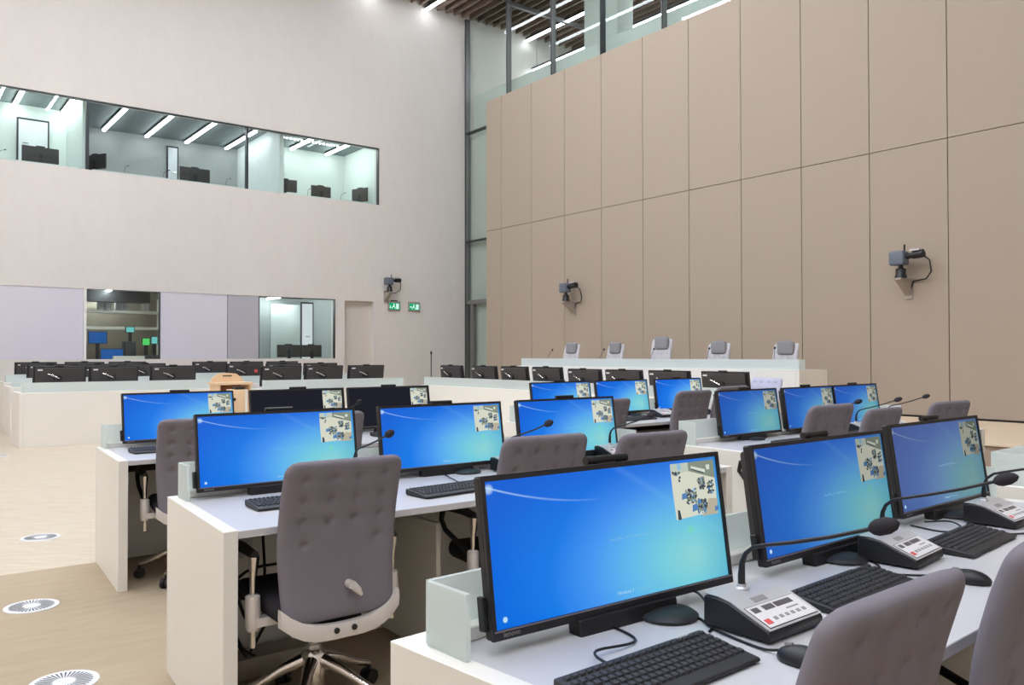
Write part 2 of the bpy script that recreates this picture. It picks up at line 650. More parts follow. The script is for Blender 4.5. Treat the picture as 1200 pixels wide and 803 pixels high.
# ceiling light strips
def lamp(x, y0, y1, z, label, m='strip', wd=0.045, group='light strips on the room ceiling'):
    t = thing('strip_light', label, 'ceiling light', (x, (y0 + y1) / 2, z), 0, group)
    h = (y1 - y0) / 2
    B(-wd, wd, -h, h, -0.02, 0.02).obj('diffuser', M[m], t)
    if z < 11 and z > 8:
        for yy in (-h + 0.2, h - 0.2):
            B(-0.006, 0.006, yy - 0.006, yy + 0.006, 0.09, ZC + 0.03 - z).obj('suspension_rod', M['frame_grey'], t)
    B(-wd - 0.012, wd + 0.012, -h - 0.01, h + 0.01, 0.02, 0.09).obj('housing', M['frame_dark'], t)
    return t
lamp(12.87, 13, 20.93, ZC - 0.06, 'white strip light on the room ceiling nearest the glazed corner', 'corner_strip')
NTH = NM + ['ninth', 'tenth', 'eleventh']
for i, x in enumerate((11.0, 9.2, 7.4, 5.6, 3.8, 2.0, 0.2, -1.6, -3.4, -5.2)):
    lamp(x, (12.0, 9.0, 6.0, 3.0, -2.0, -5.0, -6.0, -6.0, -6.0, -6.0)[i], 20.93 if i == 0 else 16.8, ZC - 0.06, 'long strip light among the ceiling slats, ' + NTH[i + 1] + ' from the glazed side, above the picture', 'corner_strip' if i == 0 else 'strip')
lamp(16.66, 4, 20.9, ZC - 0.12, 'upper strip light behind the clerestory glass, partly hidden by the pale column', 'gallery_strip', wd=0.04, group='light strips behind the clerestory')
lamp(16.9, 14.0, 20.9, 10.62, 'lowest strip light behind the clerestory, above the pale parapet', 'gallery_strip', wd=0.035, group='light strips behind the clerestory')

# glazing on the right: strip beside the corner and clerestory above the panels
w1 = bpy.data.objects.new('window_1', None)
COL.objects.link(w1)
w1.location = (XG, 12, 0)
struct(w1)
def wpart(name, mb, m, par, **k):
    o = mb.obj(name, m, par, **k)
    o.matrix_parent_inverse = Matrix.Translation(par.location).inverted()
    return o
ys = [20.93, 18.83, 16.87, 14.96, 12.93, 10.98, 9.03, 7.08, 5.13, 3.18, 1.2, -0.8, -2.8, -4.8, -6.9]
for i, y in enumerate(ys):
    wd = 0.05 if i else 0.07
    z0 = 0.0 if i == 0 else 7.9
    wpart('mullion', B(XG - 0.07, XG + 0.09, y - wd * 0.45, y + wd * 0.45, z0, ZC), M['frame_grey'] if i != 3 else M['frame_dark'], w1)
    wpart('mullion_edge', B(XG - 0.085, XG - 0.07, y - wd * 0.6, y - wd * 0.2, z0, ZC), M['frame_dark'], w1)
for a, b in zip(ys[1:], ys[:-1]):
    if b > 20:
        for z0, z1 in ((0, 2.9), (2.98, 4.78), (4.85, 8.1), (8.16, ZC)):
            wpart('pane', B(XG - 0.006, XG + 0.006, a, b, z0, z1), M['tint'] if z1 < 9 else M['clear'], w1)
    else:
        wpart('pane', B(XG - 0.006, XG + 0.006, a, b, 7.95, ZC), M['clear'], w1)
for z, h in ((8.13, 0.05), (4.815, 0.05), (2.97, 0.12)):
    wpart('transom', B(XG - 0.06, XG + 0.06, 17.9, 20.93, z - h / 2, z + h / 2), M['frame_grey'] if h > 0.1 else M['frame_dark'], w1)
wpart('door_stile', B(XG - 0.06, XG + 0.06, 20.55, 20.66, 0, 2.9), M['frame_grey'], w1)
wpart('transom', B(XG - 0.06, XG + 0.06, YN, 18.8, 8.0, 8.06), M['frame_grey'], w1)
# gallery behind it
g = MB()
g.box(XG + 0.35, XG + 0.5, YN, YW, 8.0, 9.40)
struct(g.obj('trim_1', M['gallery']))
struct(B(XG + 0.15, XG + 0.25, 16.5, YW, 0, 8.0).obj('wall_gallery', M['gallery_low']))
struct(B(XG + 5, XG + 5.2, YN, YW, 8.0, ZC + 0.4).obj('wall_gallery_end', M['gallery']))
struct(B(XG + 0.5, XG + 5, YN, YW, 8.4, 8.6).obj('floor_gallery', M['gallery']))
tag(B(15.6, 16.2, 15.72, 17.02, 8.6, ZC).obj('column', M['gallery'], bevel=0.01), 'pale square column standing behind the clerestory glass', 'column')
tag(B(XG + 0.1, XG + 4.9, 18.95, 19.07, ZC - 0.16, ZC - 0.06).obj('beam', M['frame_grey']), 'thin grey cross beam under the slats behind the clerestory', 'beam')
tag(B(14.9, 14.98, 17.5, 17.57, 8.6, ZC).obj('post', M['frame_grey']), 'slim grey post standing behind the clerestory glass', 'post')

# judges' platform
pl = struct(B(9.73, XP + 0.05, YN, 18.0, 0.0, 0.37).obj('platform', M['riser']))
B(9.70, XP + 0.05, YN, 18.0, 0.37, 0.39).obj('platform_floor', M['platform_top'], pl)
struct(B(XP - 0.015, XP + 0.0, YN, 18.0, 0.39, 0.42).obj('baseboard_right', M['joint']))

# upper booth windows
def window(name, loc):
    o = bpy.data.objects.new(name, None)
    COL.objects.link(o)
    o.location = loc
    return struct(o)
w2 = window('window_2', (5, YW, 5.645))
for a, b in ((-2, 3.80), (3.86, 7.52), (7.57, 11.34)):
    wpart('pane', B(a, b, YW + 0.02, YW + 0.035, 5.645, 7.265), M['clear'], w2)
for xx, wd in ((3.83, 0.06), (7.545, 0.05), (11.33, 0.025)):
    wpart('mullion', B(xx - wd / 2, xx + wd / 2, YW - 0.005, YW + 0.12, 5.645, 7.265), M['frame_dark'], w2)
wpart('frame', B(-2, 11.34, YW - 0.004, YW + 0.06, 7.235, 7.265), M['frame_dark'], w2)

def room(name, x0, x1, y1, z0, z1, mw, mc, mfl, mr=None):
    struct(B(x0, x1, y1, y1 + 0.1, z0, z1).obj(name, mw))
    struct(B(x0 - 0.06, x0, YW + T, y1 + 0.1, z0, z1).obj(name, mw))
    struct(B(x1, x1 + 0.06, YW + T, y1 + 0.1, z0, z1).obj(name, mr or mw))
    struct(B(x0, x1, YW + T, y1, z1, z1 + 0.1).obj(name.replace('wall', 'ceiling'), mc))
    struct(B(x0, x1, YW + T, y1, z0 - 0.1, z0).obj(name.replace('wall', 'floor'), mfl))
room('wall_booth_1', -2.2, 3.77, 23.3, 5.55, 7.5, M['mint'], M['booth_ceil'], M['boothgrey'])
room('wall_booth_2', 3.90, 8.50, 24.5, 5.55, 7.5, M['boothgrey'], M['booth_ceil'], M['boothgrey'], M['mint'])
room('wall_booth_3', 8.62, 11.42, 23.4, 5.55, 7.5, M['mint'], M['booth_ceil'], M['boothgrey'])
NM = ['first', 'second', 'third', 'fourth', 'fifth', 'sixth', 'seventh', 'eighth']
for i, (x, y0, y1, m) in enumerate([(2.62, 21.35, 23.2, 'booth_strip'), (3.66, 21.35, 23.2, 'booth_strip'), (4.82, 21.4, 24.3, 'booth_strip_dim'), (5.9, 21.4, 24.3, 'booth_strip_dim'),
                                    (6.97, 21.4, 24.3, 'booth_strip_dim'), (8.10, 21.9, 24.3, 'booth_strip_dim'), (9.64, 21.4, 23.2, 'booth_strip'), (10.75, 21.4, 23.2, 'booth_strip')]):
    lamp(x, y0, y1, 7.42, NM[i] + ' white ceiling strip from the left in the upper booth windows', m, 0.04, 'strip lights in the interpreter booths')
for i, (x0, x1) in enumerate(((-0.5, 2.4), (8.7, 10.9))):
    t = thing('spot_row', 'row of small bright ceiling spots in the ' + ('left' if i == 0 else 'right') + ' upper booth', 'ceiling light', ((x0 + x1) / 2, 22.3, 7.47))
    n = int((x1 - x0) / 0.11)
    sp = MB()
    for k in range(n):
        xx = -(x1 - x0) / 2 + k * 0.11
        sp.box(xx - 0.018, xx + 0.018, -0.018, 0.018, 0, 0.02)
    so = sp.obj('spot', M['booth_strip'], t)
    so['kind'] = 'stuff'
# doors in the booths
def slab_door(name, x0, x1, y, z0, z1, m, label=None):
    d = struct(B(x0, x1, y - 0.05, y, z0, z1).obj(name, m))
    B(x0 - 0.04, x1 + 0.04, y - 0.03, y - 0.001, z0, z1 + 0.05).obj('door_frame', M['frame_dark'], d)
    MB().tube([(x0 + 0.08, y - 0.1, z0 + 1.0), (x0 + 0.2, y - 0.1, z0 + 1.0)], 0.012).obj('door_handle', M['chrome'], d)
    return d
slab_door('door_2', 2.72, 3.34, 23.28, 5.55, 7.13, M['doorw'])
slab_door('door_3', 6.52, 6.76, 24.48, 5.55, 7.25, M['doorw'])

# simple booth monitors
def booth_monitor(x, y, z, rz, label, group, w=0.76, h=0.36):
    t = thing('booth_monitor', label, 'monitor', (x, y, z), rz, group)
    B(-w / 2, w / 2, -0.02, 0.02, 0.10, 0.10 + h).obj('housing', M['mback'], t, bevel=0.006)
    B(-w / 2 + 0.02, w / 2 - 0.02, 0.02, 0.022, 0.12, 0.08 + h).obj('screen', M['scr_black'], t)
    B(-0.04, 0.04, -0.05, -0.02, 0.02, 0.28).obj('stand', M['black'], t)
    B(-0.13, 0.13, -0.12, 0.10, 0, 0.02).obj('base', M['black'], t, bevel=0.004)
    B(-0.09, 0.09, -0.02, 0.03, 0.10 + h, 0.125 + h).obj('webcam', M['black'], t)
    return t
def booth_desk(x0, x1, z, label):
    t = thing('booth_desk', label, 'desk', ((x0 + x1) / 2, 21.75, z))
    h = (x1 - x0) / 2
    B(-h, h, -0.40, 0.45, -0.04, 0).obj('worktop', M['mint'], t)
    for sx in (-h + 0.05, 0, h - 0.05):
        B(sx - 0.03, sx + 0.03, -0.35, 0.4, -(z - 5.55) if z > 5 else -z, -0.04).obj('leg', M['frame_grey'], t)
booth_desk(-1.9, 3.7, 5.74, 'long pale desk behind the left pane of the upper window')
booth_desk(4.0, 7.4, 5.74, 'long pale desk behind the middle pane of the upper window')
booth_desk(8.7, 11.3, 5.74, 'long pale desk behind the right pane of the upper window')
UB = 'monitors in the upper booths'
booth_monitor(3.00, 21.85, 5.74, R(3), 'dark monitor seen from behind in the left upper booth', UB)
booth_monitor(4.15, 21.9, 5.74, R(-62), 'monitor turned edge-on beside the first mullion of the upper window', UB)
booth_monitor(6.5, 21.9, 5.74, R(2), 'dark monitor seen from behind in the middle upper booth', UB)
booth_monitor(8.92, 21.9, 5.78, R(-6), 'left one of two monitors in the right upper booth', UB, 0.66, 0.34)
booth_monitor(9.98, 21.9, 5.74, R(2), 'right one of two monitors in the right upper booth', UB, 0.6, 0.32)
booth_monitor(11.15, 21.8, 5.72, R(-70), 'monitor seen edge-on at the right end of the upper window', UB, 0.6, 0.40)

def goose(name, label, loc, rz, pts, head=0.016, base=True, group=None, r=0.005):
    t = thing(name, label, 'microphone', loc, rz, group)
    if base:
        MB().lathe([(0.04, 0), (0.04, 0.012), (0.012, 0.025), (0.01, 0.03)], 12).obj('base', M['black'], t, smooth=40)
    MB().tube(pts, r, 6).obj('gooseneck', M['black'], t, smooth=60)
    a, b = Vector(pts[-2]), Vector(pts[-1])
    d = (b - a).normalized()
    MB().tube([b - d * head * 0.5, b, b + d * head, b + d * head * 2.2, b + d * head * 2.9], [head * 0.5, head * 0.85, head, head * 0.85, head * 0.3], 10).obj('head', M['black'], t, smooth=60)
    return t
for i, x in enumerate((0.9, 2.15, 4.75, 5.65, 7.2, 9.45, 10.45, 10.95)):
    goose('gooseneck_mic', NM[i] + ' small gooseneck microphone from the left in the upper booths', (x, 21.6, 5.74), R(20 * (i % 3)), [(0, 0, 0.02), (0, 0, 0.14), (0.04, 0, 0.22), (0.12, 0, 0.25)], 0.014, group='booth microphones')

# lower band: panels, control room window, booth window, door
def wall_panel(x0, x1, m, label):
    tag(B(x0, x1, YW + 0.015, YW + 0.06, 1.285, 2.905).obj('wall_panel', m, bevel=0.004, seg=1), label, 'panel', 'flush panels in the far wall')
wall_panel(-2, 3.765, M['lilac'], 'wide lilac panel left of the control room window')
wall_panel(5.44, 7.05, M['lilac'], 'square lilac panel right of the control room window')
wall_panel(7.065, 7.865, M['grey_panel'], 'narrow grey panel beside the dark booth window')
w3 = window('window_3', (4.6, YW, 1.285))
wpart('pane', B(3.83, 5.42, YW + 0.02, YW + 0.03, 1.285, 2.905), M['clear'], w3)
wpart('frame', B(3.77, 3.83, YW + 0.0, YW + 0.1, 1.285, 2.905), M['white'], w3)
wpart('frame', B(5.42, 5.44, YW + 0.0, YW + 0.1, 1.285, 2.905), M['frame_dark'], w3)
w4 = window('window_4', (9, YW, 1.285))
wpart('pane', B(7.88, 9.985, YW + 0.02, YW + 0.03, 1.285, 2.905), M['tint'], w4)
wpart('frame', B(7.865, 7.88, YW, YW + 0.1, 1.285, 2.905), M['frame_dark'], w4)
wpart('frame', B(9.975, 10.0, YW - 0.003, YW + 0.1, 1.285, 2.905), M['frame_dark'], w4)
wpart('frame', B(7.88, 9.985, YW - 0.003, YW + 0.1, 2.885, 2.905), M['frame_dark'], w4)
room('wall_control_room', 3.65, 6.3, 24.2, 0.9, 3.1, M['tan_wall'], M['ceil'], M['rack'])
room('wall_lower_booth', 7.75, 10.15, 23.6, 0.9, 3.05, M['boothgrey'], M['booth_ceil'], M['boothgrey'])
lamp(4.6, 21.5, 24.0, 3.0, 'strip light on the ceiling of the control room', 'low_strip', 0.04, 'strip lights in the lower rooms')
lamp(9.0, 21.4, 23.4, 3.0, 'strip light on the ceiling of the lower booth', 'low_strip', 0.03, 'strip lights in the lower rooms')
B(7.80, 8.45, 23.45, 23.6, 0.9, 3.0).obj('trim_3', M['rack'])['kind'] = 'structure'
struct(B(8.72, 9.58, 22.4, 22.43, 0.9, 2.80).obj('trim_4', M['mint']))
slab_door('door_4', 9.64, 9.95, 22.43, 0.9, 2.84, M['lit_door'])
LB = 'monitors in the lower booth'
booth_desk(7.9, 10.0, 1.22, 'pale desk inside the lower booth window')
booth_monitor(9.06, 21.95, 1.22, 0, 'left one of two dark monitors in the lower booth window', LB, 0.66, 0.34)
booth_monitor(9.72, 21.95, 1.22, R(3), 'right one of two dark monitors in the lower booth window', LB, 0.62, 0.34)
# control room contents
t = thing('shelf_unit', 'cream shelf unit holding white cases in the control room', 'shelf', (5.0, 23.0, 0.9))
for z in (1.18, 1.60, 2.0):
    B(-0.85, 1.0, 0, 0.4, z - 0.04, z + 0.03).obj('shelf_board', M['shelf'], t)
for x in (-0.85, 1.0):
    B(x - 0.03, x + 0.03, 0, 0.4, 0, 2.05).obj('upright', M['shelf'], t)
for i, (x, wd) in enumerate(((4.55, 0.13), (4.72, 0.16), (4.98, 0.16), (5.12, 0.11), (5.62, 0.14))):
    o = tag(B(x - wd / 2, x + wd / 2, 23.05, 23.3, 2.535, 2.83).obj('storage_case', M['print_white'], bevel=0.01), NM[i] + ' white case from the left on the control room shelf', 'case', 'white cases on the shelf')
def far_screen(x, y, z, w, h, m, label, rz=0):
    t = thing('control_screen', label, 'monitor', (x, y, z), rz, 'screens in the control room')
    B(-w / 2, w / 2, 0, 0.04, 0, h).obj('housing', M['black'], t)
    B(-w / 2 + 0.015, w / 2 - 0.015, -0.004, 0.0, 0.015, h - 0.015).obj('screen', M[m], t)
    B(-0.04, 0.04, 0.0, 0.05, 0.9 - z, 0).obj('stand', M['black'], t)
far_screen(4.30, 22.2, 1.66, 0.42, 0.30, 'blue_led', 'upper blue screen at the left of the control room window')
far_screen(4.56, 21.9, 1.24, 0.52, 0.30, 'blue_led', 'lower blue screen at the left of the control room window')
far_screen(5.46, 22.4, 1.62, 0.20, 0.2, 'green_led', 'small green screen in the control room')
far_screen(5.66, 22.4, 1.66, 0.17, 0.2, 'cyan_led', 'small cyan screen at the right of the green one')
far_screen(5.15, 22.7, 1.95, 0.22, 0.16, 'cyan_led', 'cyan screen under the shelf of the control room')
tag(B(4.95, 5.20, 22.3, 22.7, 0.9, 1.72).obj('equipment_rack', M['rack'], bevel=0.01), 'dark equipment rack in the control room', 'rack')
tag(B(5.35, 5.75, 21.9, 22.3, 0.9, 1.38).obj('mixing_console', M['rack'], bevel=0.02), 'dark mixing console low at the right of the control room', 'console')
tag(B(4.5, 5.2, 21.45, 21.6, 0.9, 1.36).obj('low_cabinet', M['shelf'], bevel=0.005), 'low white cabinet at the sill of the control room window', 'cabinet')
tag(B(3.95, 5.6, 22.6, 23.0, 2.72, 3.05).obj('equipment_bridge', M['black']), 'black equipment housing along the top of the control room', 'housing')

d1 = struct(B(10.28, 11.18, YW + 0.16, YW + 0.2, 0, 2.885).obj('door_1', M['door']))
B(10.28, 11.18, YW + 0.10, YW + 0.16, 2.80, 2.885).obj('door_frame', M['door'], d1)
MB().tube([(11.03, YW + 0.15, 1.05), (11.03, YW + 0.1, 1.05), (10.9, YW + 0.1, 1.05)], 0.012).obj('door_handle', M['chrome'], d1)

# exit signs
def exit_sign(x, label, arrow):
    t = thing('exit_sign', label, 'exit sign', (x, YW - 0.06, 2.68), 0, 'green exit signs on the far wall')
    B(-0.19, 0.19, -0.0, 0.06, -0.02, 0.24).obj('housing', M['bracket'], t, bevel=0.008)
    B(-0.17, 0.17, -0.004, 0.0, 0.0, 0.19).obj('lit_face', M['green'], t)
    m = MB()
    y = -0.007
    def q(*p):
        m.face([(a, y, b) for a, b in p])
    q((0.05, 0.02), (0.14, 0.02), (0.14, 0.17), (0.05, 0.17))            # doorway
    q((-0.04, 0.15), (-0.01, 0.15), (-0.01, 0.175), (-0.04, 0.175))      # head of the running figure
    q((-0.06, 0.085), (-0.01, 0.075), (0.005, 0.14), (-0.03, 0.145))
    q((-0.06, 0.09), (-0.09, 0.03), (-0.07, 0.025), (-0.03, 0.085))
    q((-0.02, 0.08), (0.02, 0.05), (0.01, 0.02), (0.03, 0.02), (0.04, 0.055), (0.0, 0.09))
    if arrow:
        q((-0.155, 0.09), (-0.115, 0.05), (-0.115, 0.13))
        q((-0.115, 0.08), (-0.075, 0.08), (-0.075, 0.1), (-0.115, 0.1))
    else:
        q((-0.135, 0.03), (-0.095, 0.07), (-0.175 + 0.005, 0.07))
        q((-0.145, 0.07), (-0.125, 0.07), (-0.125, 0.12), (-0.145, 0.12))
    m.obj('pictogram', M['exitw'], t)
    return t
e1 = exit_sign(11.81, 'green running-man exit sign beside the door, with a small dark unit on top', False)
B(-0.10, 0.09, -0.01, 0.05, 0.24, 0.265).obj('sensor', M['black'], e1)
exit_sign(12.47, 'green running-man exit sign nearer the glazed corner', True)


# wall cameras
def wall_camera(label, loc, rz, sc=1.0):
    """faces local -y away from the wall; lens points along local +x"""
    t = thing('wall_camera', label, 'camera', loc, rz, 'remote cameras on wall brackets')
    MB().prof([(0, -0.28), (0, 0.0), (-0.36, 0.0), (-0.36, -0.03)], -0.05, 0.05).obj('bracket', M['bracket'], t)
    B(-0.06, 0.06, -0.02, 0, -0.32, 0.04).obj('wall_plate', M['bracket'], t)
    MB().lathe([(0.09, 0), (0.09, 0.03), (0.075, 0.05), (0.075, 0.14), (0.04, 0.16), (0.03, 0.2)], 14, (0, -0.26, 0)).obj('pan_head', M['black'], t, smooth=40)
    B(-0.15, 0.09, -0.36, -0.16, 0.20, 0.42).obj('camera_body', M['camgrey'], t, bevel=0.03, seg=3)
    MB().tube([(0.09, -0.26, 0.33), (0.19, -0.26, 0.34), (0.20, -0.26, 0.34), (0.36, -0.26, 0.355)], [0.045, 0.045, 0.06, 0.065], 12).obj('lens', M['black'], t, smooth=40)
    B(0.17, 0.33, -0.33, -0.19, 0.405, 0.43).obj('lens_hood', M['silver'], t)
    MB().tube([(0.06, -0.26, 0.42), (0.06, -0.26, 0.52)], 0.014, 6).obj('antenna', M['black'], t)
    MB().tube([(0.33, -0.24, 0.34), (0.42, -0.2, 0.25), (0.42, -0.15, 0.08), (0.3, -0.06, -0.02), (0.08, -0.02, -0.04), (0.03, -0.03, -0.2)], 0.012, 6).obj('cable', M['black'], t, smooth=60)
    if sc != 1:
        t.scale = (sc, sc, sc)
    return t
wall_camera('small grey wall camera above the green exit signs', (11.55, YW, 3.17), R(0), 0.95)
wall_camera('grey wall camera on the taupe panels left of the judges chairs', (XP, 14.55, 2.62), R(-90), 1.0)
wall_camera('grey wall camera high on the taupe panels at the right', (XP, 6.6, 2.57), R(-90), 1.0)

# floor vents
def floor_vent(x, y, label, r=0.135):
    t = thing('floor_vent', label, 'floor vent', (x, y, 0), 0.3, 'round floor vents')
    MB().lathe([(r, 0), (r, 0.004), (r - 0.012, 0.007), (r - 0.02, 0.005), (0.0001, 0.005)], 36).obj('rim', M['vent'], t, smooth=30)
    m = MB()
    for k in range(36):
        a = 2 * PI * k / 36
        m.face([(rr * math.cos(a + s * w2), rr * math.sin(a + s * w2), 0.0062) for rr, s, w2 in ((0.045, -1, 0.03), (r - 0.025, -1, 0.035), (r - 0.025, 1, 0.035), (0.045, 1, 0.03))])
    o = m.obj('slot', M['ventdark'], t)
    o['kind'] = 'stuff'
floor_vent(0.69, 5.226, 'round white floor vent on the carpet below the parquet edge')
floor_vent(0.64, 3.93, 'round white floor vent at the bottom edge, nearest the camera')
floor_vent(1.0, 7.15, 'round white floor vent on the parquet beside the third desk row')
floor_vent(1.34, 13.3, 'round white floor vent on the parquet by the far left desks')


# ------------------------------------------------------------------ desks
def desk(label, loc, rz, L, D, zt, group, skew=0.0, dividers=(), glass_h=0.17, front_h=None, skew_r=0.0, inset=0.07):
    """local frame: the user sits at y < 0, the public side is y = D; x runs along the desk"""
    t = thing('counsel_desk', label, 'desk', loc, rz, group)
    th = 0.052
    s = -skew * D
    MB().prism([(s, 0), (s + th, 0), (th, D), (0, D)], 0, zt).obj('side_panel', M['white'], t, bevel=0.002, seg=1)
    sr = -skew_r * D
    MB().prism([(L - th + sr, 0), (L + sr, 0), (L, D), (L - th, D)], 0, zt).obj('side_panel', M['white'], t, bevel=0.002, seg=1)
    MB().prism([(s + th + 0.001, 0.0), (L - th + sr - 0.001, 0), (L - th - 0.001, D - 0.055), (th + 0.001, D - 0.055)], zt - 0.03, zt - 0.002).obj('worktop', M['top'], t, bevel=0.002, seg=1)
    B(th + 0.001, L - th - 0.001, D - 0.052, D, 0.0, zt).obj('front_panel', M['white'], t, bevel=0.002, seg=1)
    B(th + 0.02, L - th - 0.02, D - 0.35, D - 0.07, zt - 0.14, zt - 0.05).obj('cable_tray', M['under'], t)
    n = max(1, int(round(L / 1.05)))
    for k in range(n):
        a = th + (L - 2 * th) * k / n + 0.004
        b = th + (L - 2 * th) * (k + 1) / n - 0.004
        B(a, b, D - 0.075, D - 0.055, 0.06, zt - 0.15).obj('modesty_panel', M['white'], t)
    for x in dividers:
        B(x - 0.012, x + 0.012, 0.27, D - 0.08, 0.03, 0.62).obj('divider', M['white'], t, bevel=0.002, seg=1)
    gy = D - inset
    gx = inset * 0.7
    # back ledge and glass screens standing on the desk edge
    B(gx + 0.02, L - gx - 0.02, gy - 0.045, gy - 0.008, zt - 0.002, zt + 0.03).obj('back_ledge', M['edge'], t, bevel=0.003, seg=1)
    B(gx, L - gx, gy - 0.006, gy + 0.006, zt, zt + glass_h).obj('glass_screen', M['frost'], t)
    for x in (gx, L - gx):
        B(x - 0.006, x + 0.006, gy - 0.14, gy - 0.007, zt, zt + glass_h).obj('glass_return', M['frost'], t)
    return t

G = 'white counsel desk blocks'
ZT = 0.76
desk('nearest white desk block with three blue monitors, front right', (0.933, 0.787, 0), R(3.5), 2.93, 0.80, ZT, G, skew=-0.055, skew_r=-0.055, dividers=(1.0, 1.9), glass_h=0.135)
desk('white desk block continuing the nearest row at the right picture edge', (4.22, 1.02, 0), R(3.5), 2.9, 0.80, ZT, G, skew=-0.055, dividers=(1.0, 1.9), glass_h=0.15)
desk('white desk block of the second row with the big chair pulled to it', (1.014, 2.9, 0), 0, 2.74, 0.89, ZT, G, skew=0.058, dividers=(1.0, 1.87), glass_h=0.15, inset=0.05)
desk('white desk block of the second row right of the aisle', (4.385, 3.0, 0), R(1.5), 2.9, 0.86, ZT, G, skew=0.06, dividers=(1.0, 1.9), glass_h=0.16, inset=0.03)
desk('white desk block of the third row at the left', (1.178, 5.22, 0), 0, 2.75, 0.91, ZT, G, skew=0.058, dividers=(0.95, 1.8), glass_h=0.15, inset=0.04)
desk('white desk block of the third row right of the aisle', (4.62, 5.22, 0), 0, 2.85, 0.91, ZT, G, skew=0.058, dividers=(0.95, 1.9), glass_h=0.15, inset=0.04)
FG = 'white desks facing the camera'
desk('first white desk facing us at the far left, nearest the camera', (4.97, 15.1, 0), PI, 3.27, 0.90, 0.815, FG, skew_r=0.0, glass_h=0.15)
desk('second white desk facing us at the far left, behind the first', (5.05, 17.35, 0), PI, 3.22, 0.90, 0.835, FG, glass_h=0.15)
desk('third white desk facing us at the far left, close to the far wall', (5.15, 19.6, 0), PI, 3.18, 0.90, 0.855, FG, glass_h=0.15)
desk('first white desk facing us in the far middle block', (7.92, 14.42, 0), PI, 2.75, 0.86, 0.80, FG, glass_h=0.15)
desk('second white desk facing us in the far middle block', (8.05, 16.65, 0), PI, 2.75, 0.86, 0.825, FG, glass_h=0.15)
desk('third white desk facing us in the far middle block, close to the far wall', (8.05, 18.85, 0), PI, 2.75, 0.86, 0.85, FG, glass_h=0.15)
desk('long white clerks bench below the judges platform', (9.25, 6.2, 0), PI / 2, 7.75, 0.80, 0.795, 'court benches', glass_h=0.155, inset=0.06)
desk('long white judges bench raised on the platform', (10.87, 6.72, 0.39), PI / 2, 6.35, 0.70, 0.77, 'court benches', glass_h=0.145, inset=0.06)


# ------------------------------------------------------------------ monitors
MW, MH, TILT = 0.755, 0.335, R(8.3)


def feed(par, u0, u1, v0, v1, sfx, tl, sw, sh, x0, z0):
    """flat picture of the courtroom shown in the corner of the screen"""
    P = FEED[sfx]
    m = MB()
    def q(pts, mi, lay):
        out = []
        for a, b in pts:
            # slight pincushion outline of the camera picture
            out.append((x0 + (u0 + (u1 - u0) * a) * sw, -0.0185 - 0.0003 * lay, z0 + (v0 + (v1 - v0) * b) * sh))
        m.face(out, mi)
    q([(0.02, 0), (0.5, 0.03), (0.98, 0.01), (1, 0.5), (0.99, 1), (0, 1), (0.0, 0.5)], 0, 0)
    q([(0, 0.80), (0.40, 0.84), (0.40, 1), (0, 1)], 2, 1)
    q([(0.40, 0.84), (1, 0.66), (1, 1), (0.40, 1)], 1, 1)
    q([(0.15, 0.88), (0.23, 0.88), (0.23, 1), (0.15, 1)], 7, 2)
    q([(0.46, 0.88), (0.78, 0.78), (0.78, 0.84), (0.46, 0.93)], 5, 2)
    q([(0.46, 0.86), (0.74, 0.765), (0.74, 0.785), (0.46, 0.885)], 3, 2)
    q([(0.82, 0.83), (0.89, 0.83), (0.90, 0.92), (0.81, 0.92)], 5, 2)
    q([(0.60, 0.0), (0.97, 0.0), (1, 0.28), (0.80, 0.30)], 6, 1)
    rnd = random.Random(11)
    for cx, cy, w_, h_, n in ((0.10, 0.82, 0.16, 0.07, 7), (0.17, 0.72, 0.03, 0.08, 2), (0.40, 0.38, 0.24, 0.26, 60), (0.62, 0.18, 0.22, 0.24, 60), (0.66, 0.58, 0.15, 0.22, 40), (0.86, 0.50, 0.14, 0.24, 36)):
        q([(cx + w_ * 0.5 * math.cos(i * PI / 4) * (0.9 + 0.15 * (i % 2)), cy + h_ * 0.5 * math.sin(i * PI / 4)) for i in range(8)], 1, 2)
        for k in range(n):
            a = cx + rnd.uniform(-.5, .5) * w_
            b = cy + rnd.uniform(-.5, .5) * h_
            s = rnd.uniform(.014, .032)
            mi = 3 if rnd.random() < .55 else (1 if rnd.random() < .35 else (4 if rnd.random() < .4 else (7 if rnd.random() < 0.5 else 5)))
            an = rnd.uniform(0, PI)
            q([(a + s * math.cos(an + i * PI / 2), b + s * 1.1 * math.sin(an + i * PI / 2)) for i in range(4)], mi, 3 + k % 4)
    for a, b, s in ((0.23, 0.40, 0.06), (0.45, 0.17, 0.07), (0.56, 0.27, 0.045), (0.95, 0.10, 0.05)):
        q([(a - s, b - s), (a + s, b - s * 0.6), (a + s * 0.8, b + s), (a - s * 0.8, b + s * 0.8)], 4, 8)
    q([(0.04, 0.0), (0.12, 0.0), (0.10, 0.16), (0.05, 0.18)], 3, 8)
    o = m.obj('camera_picture', P, par)
    return o


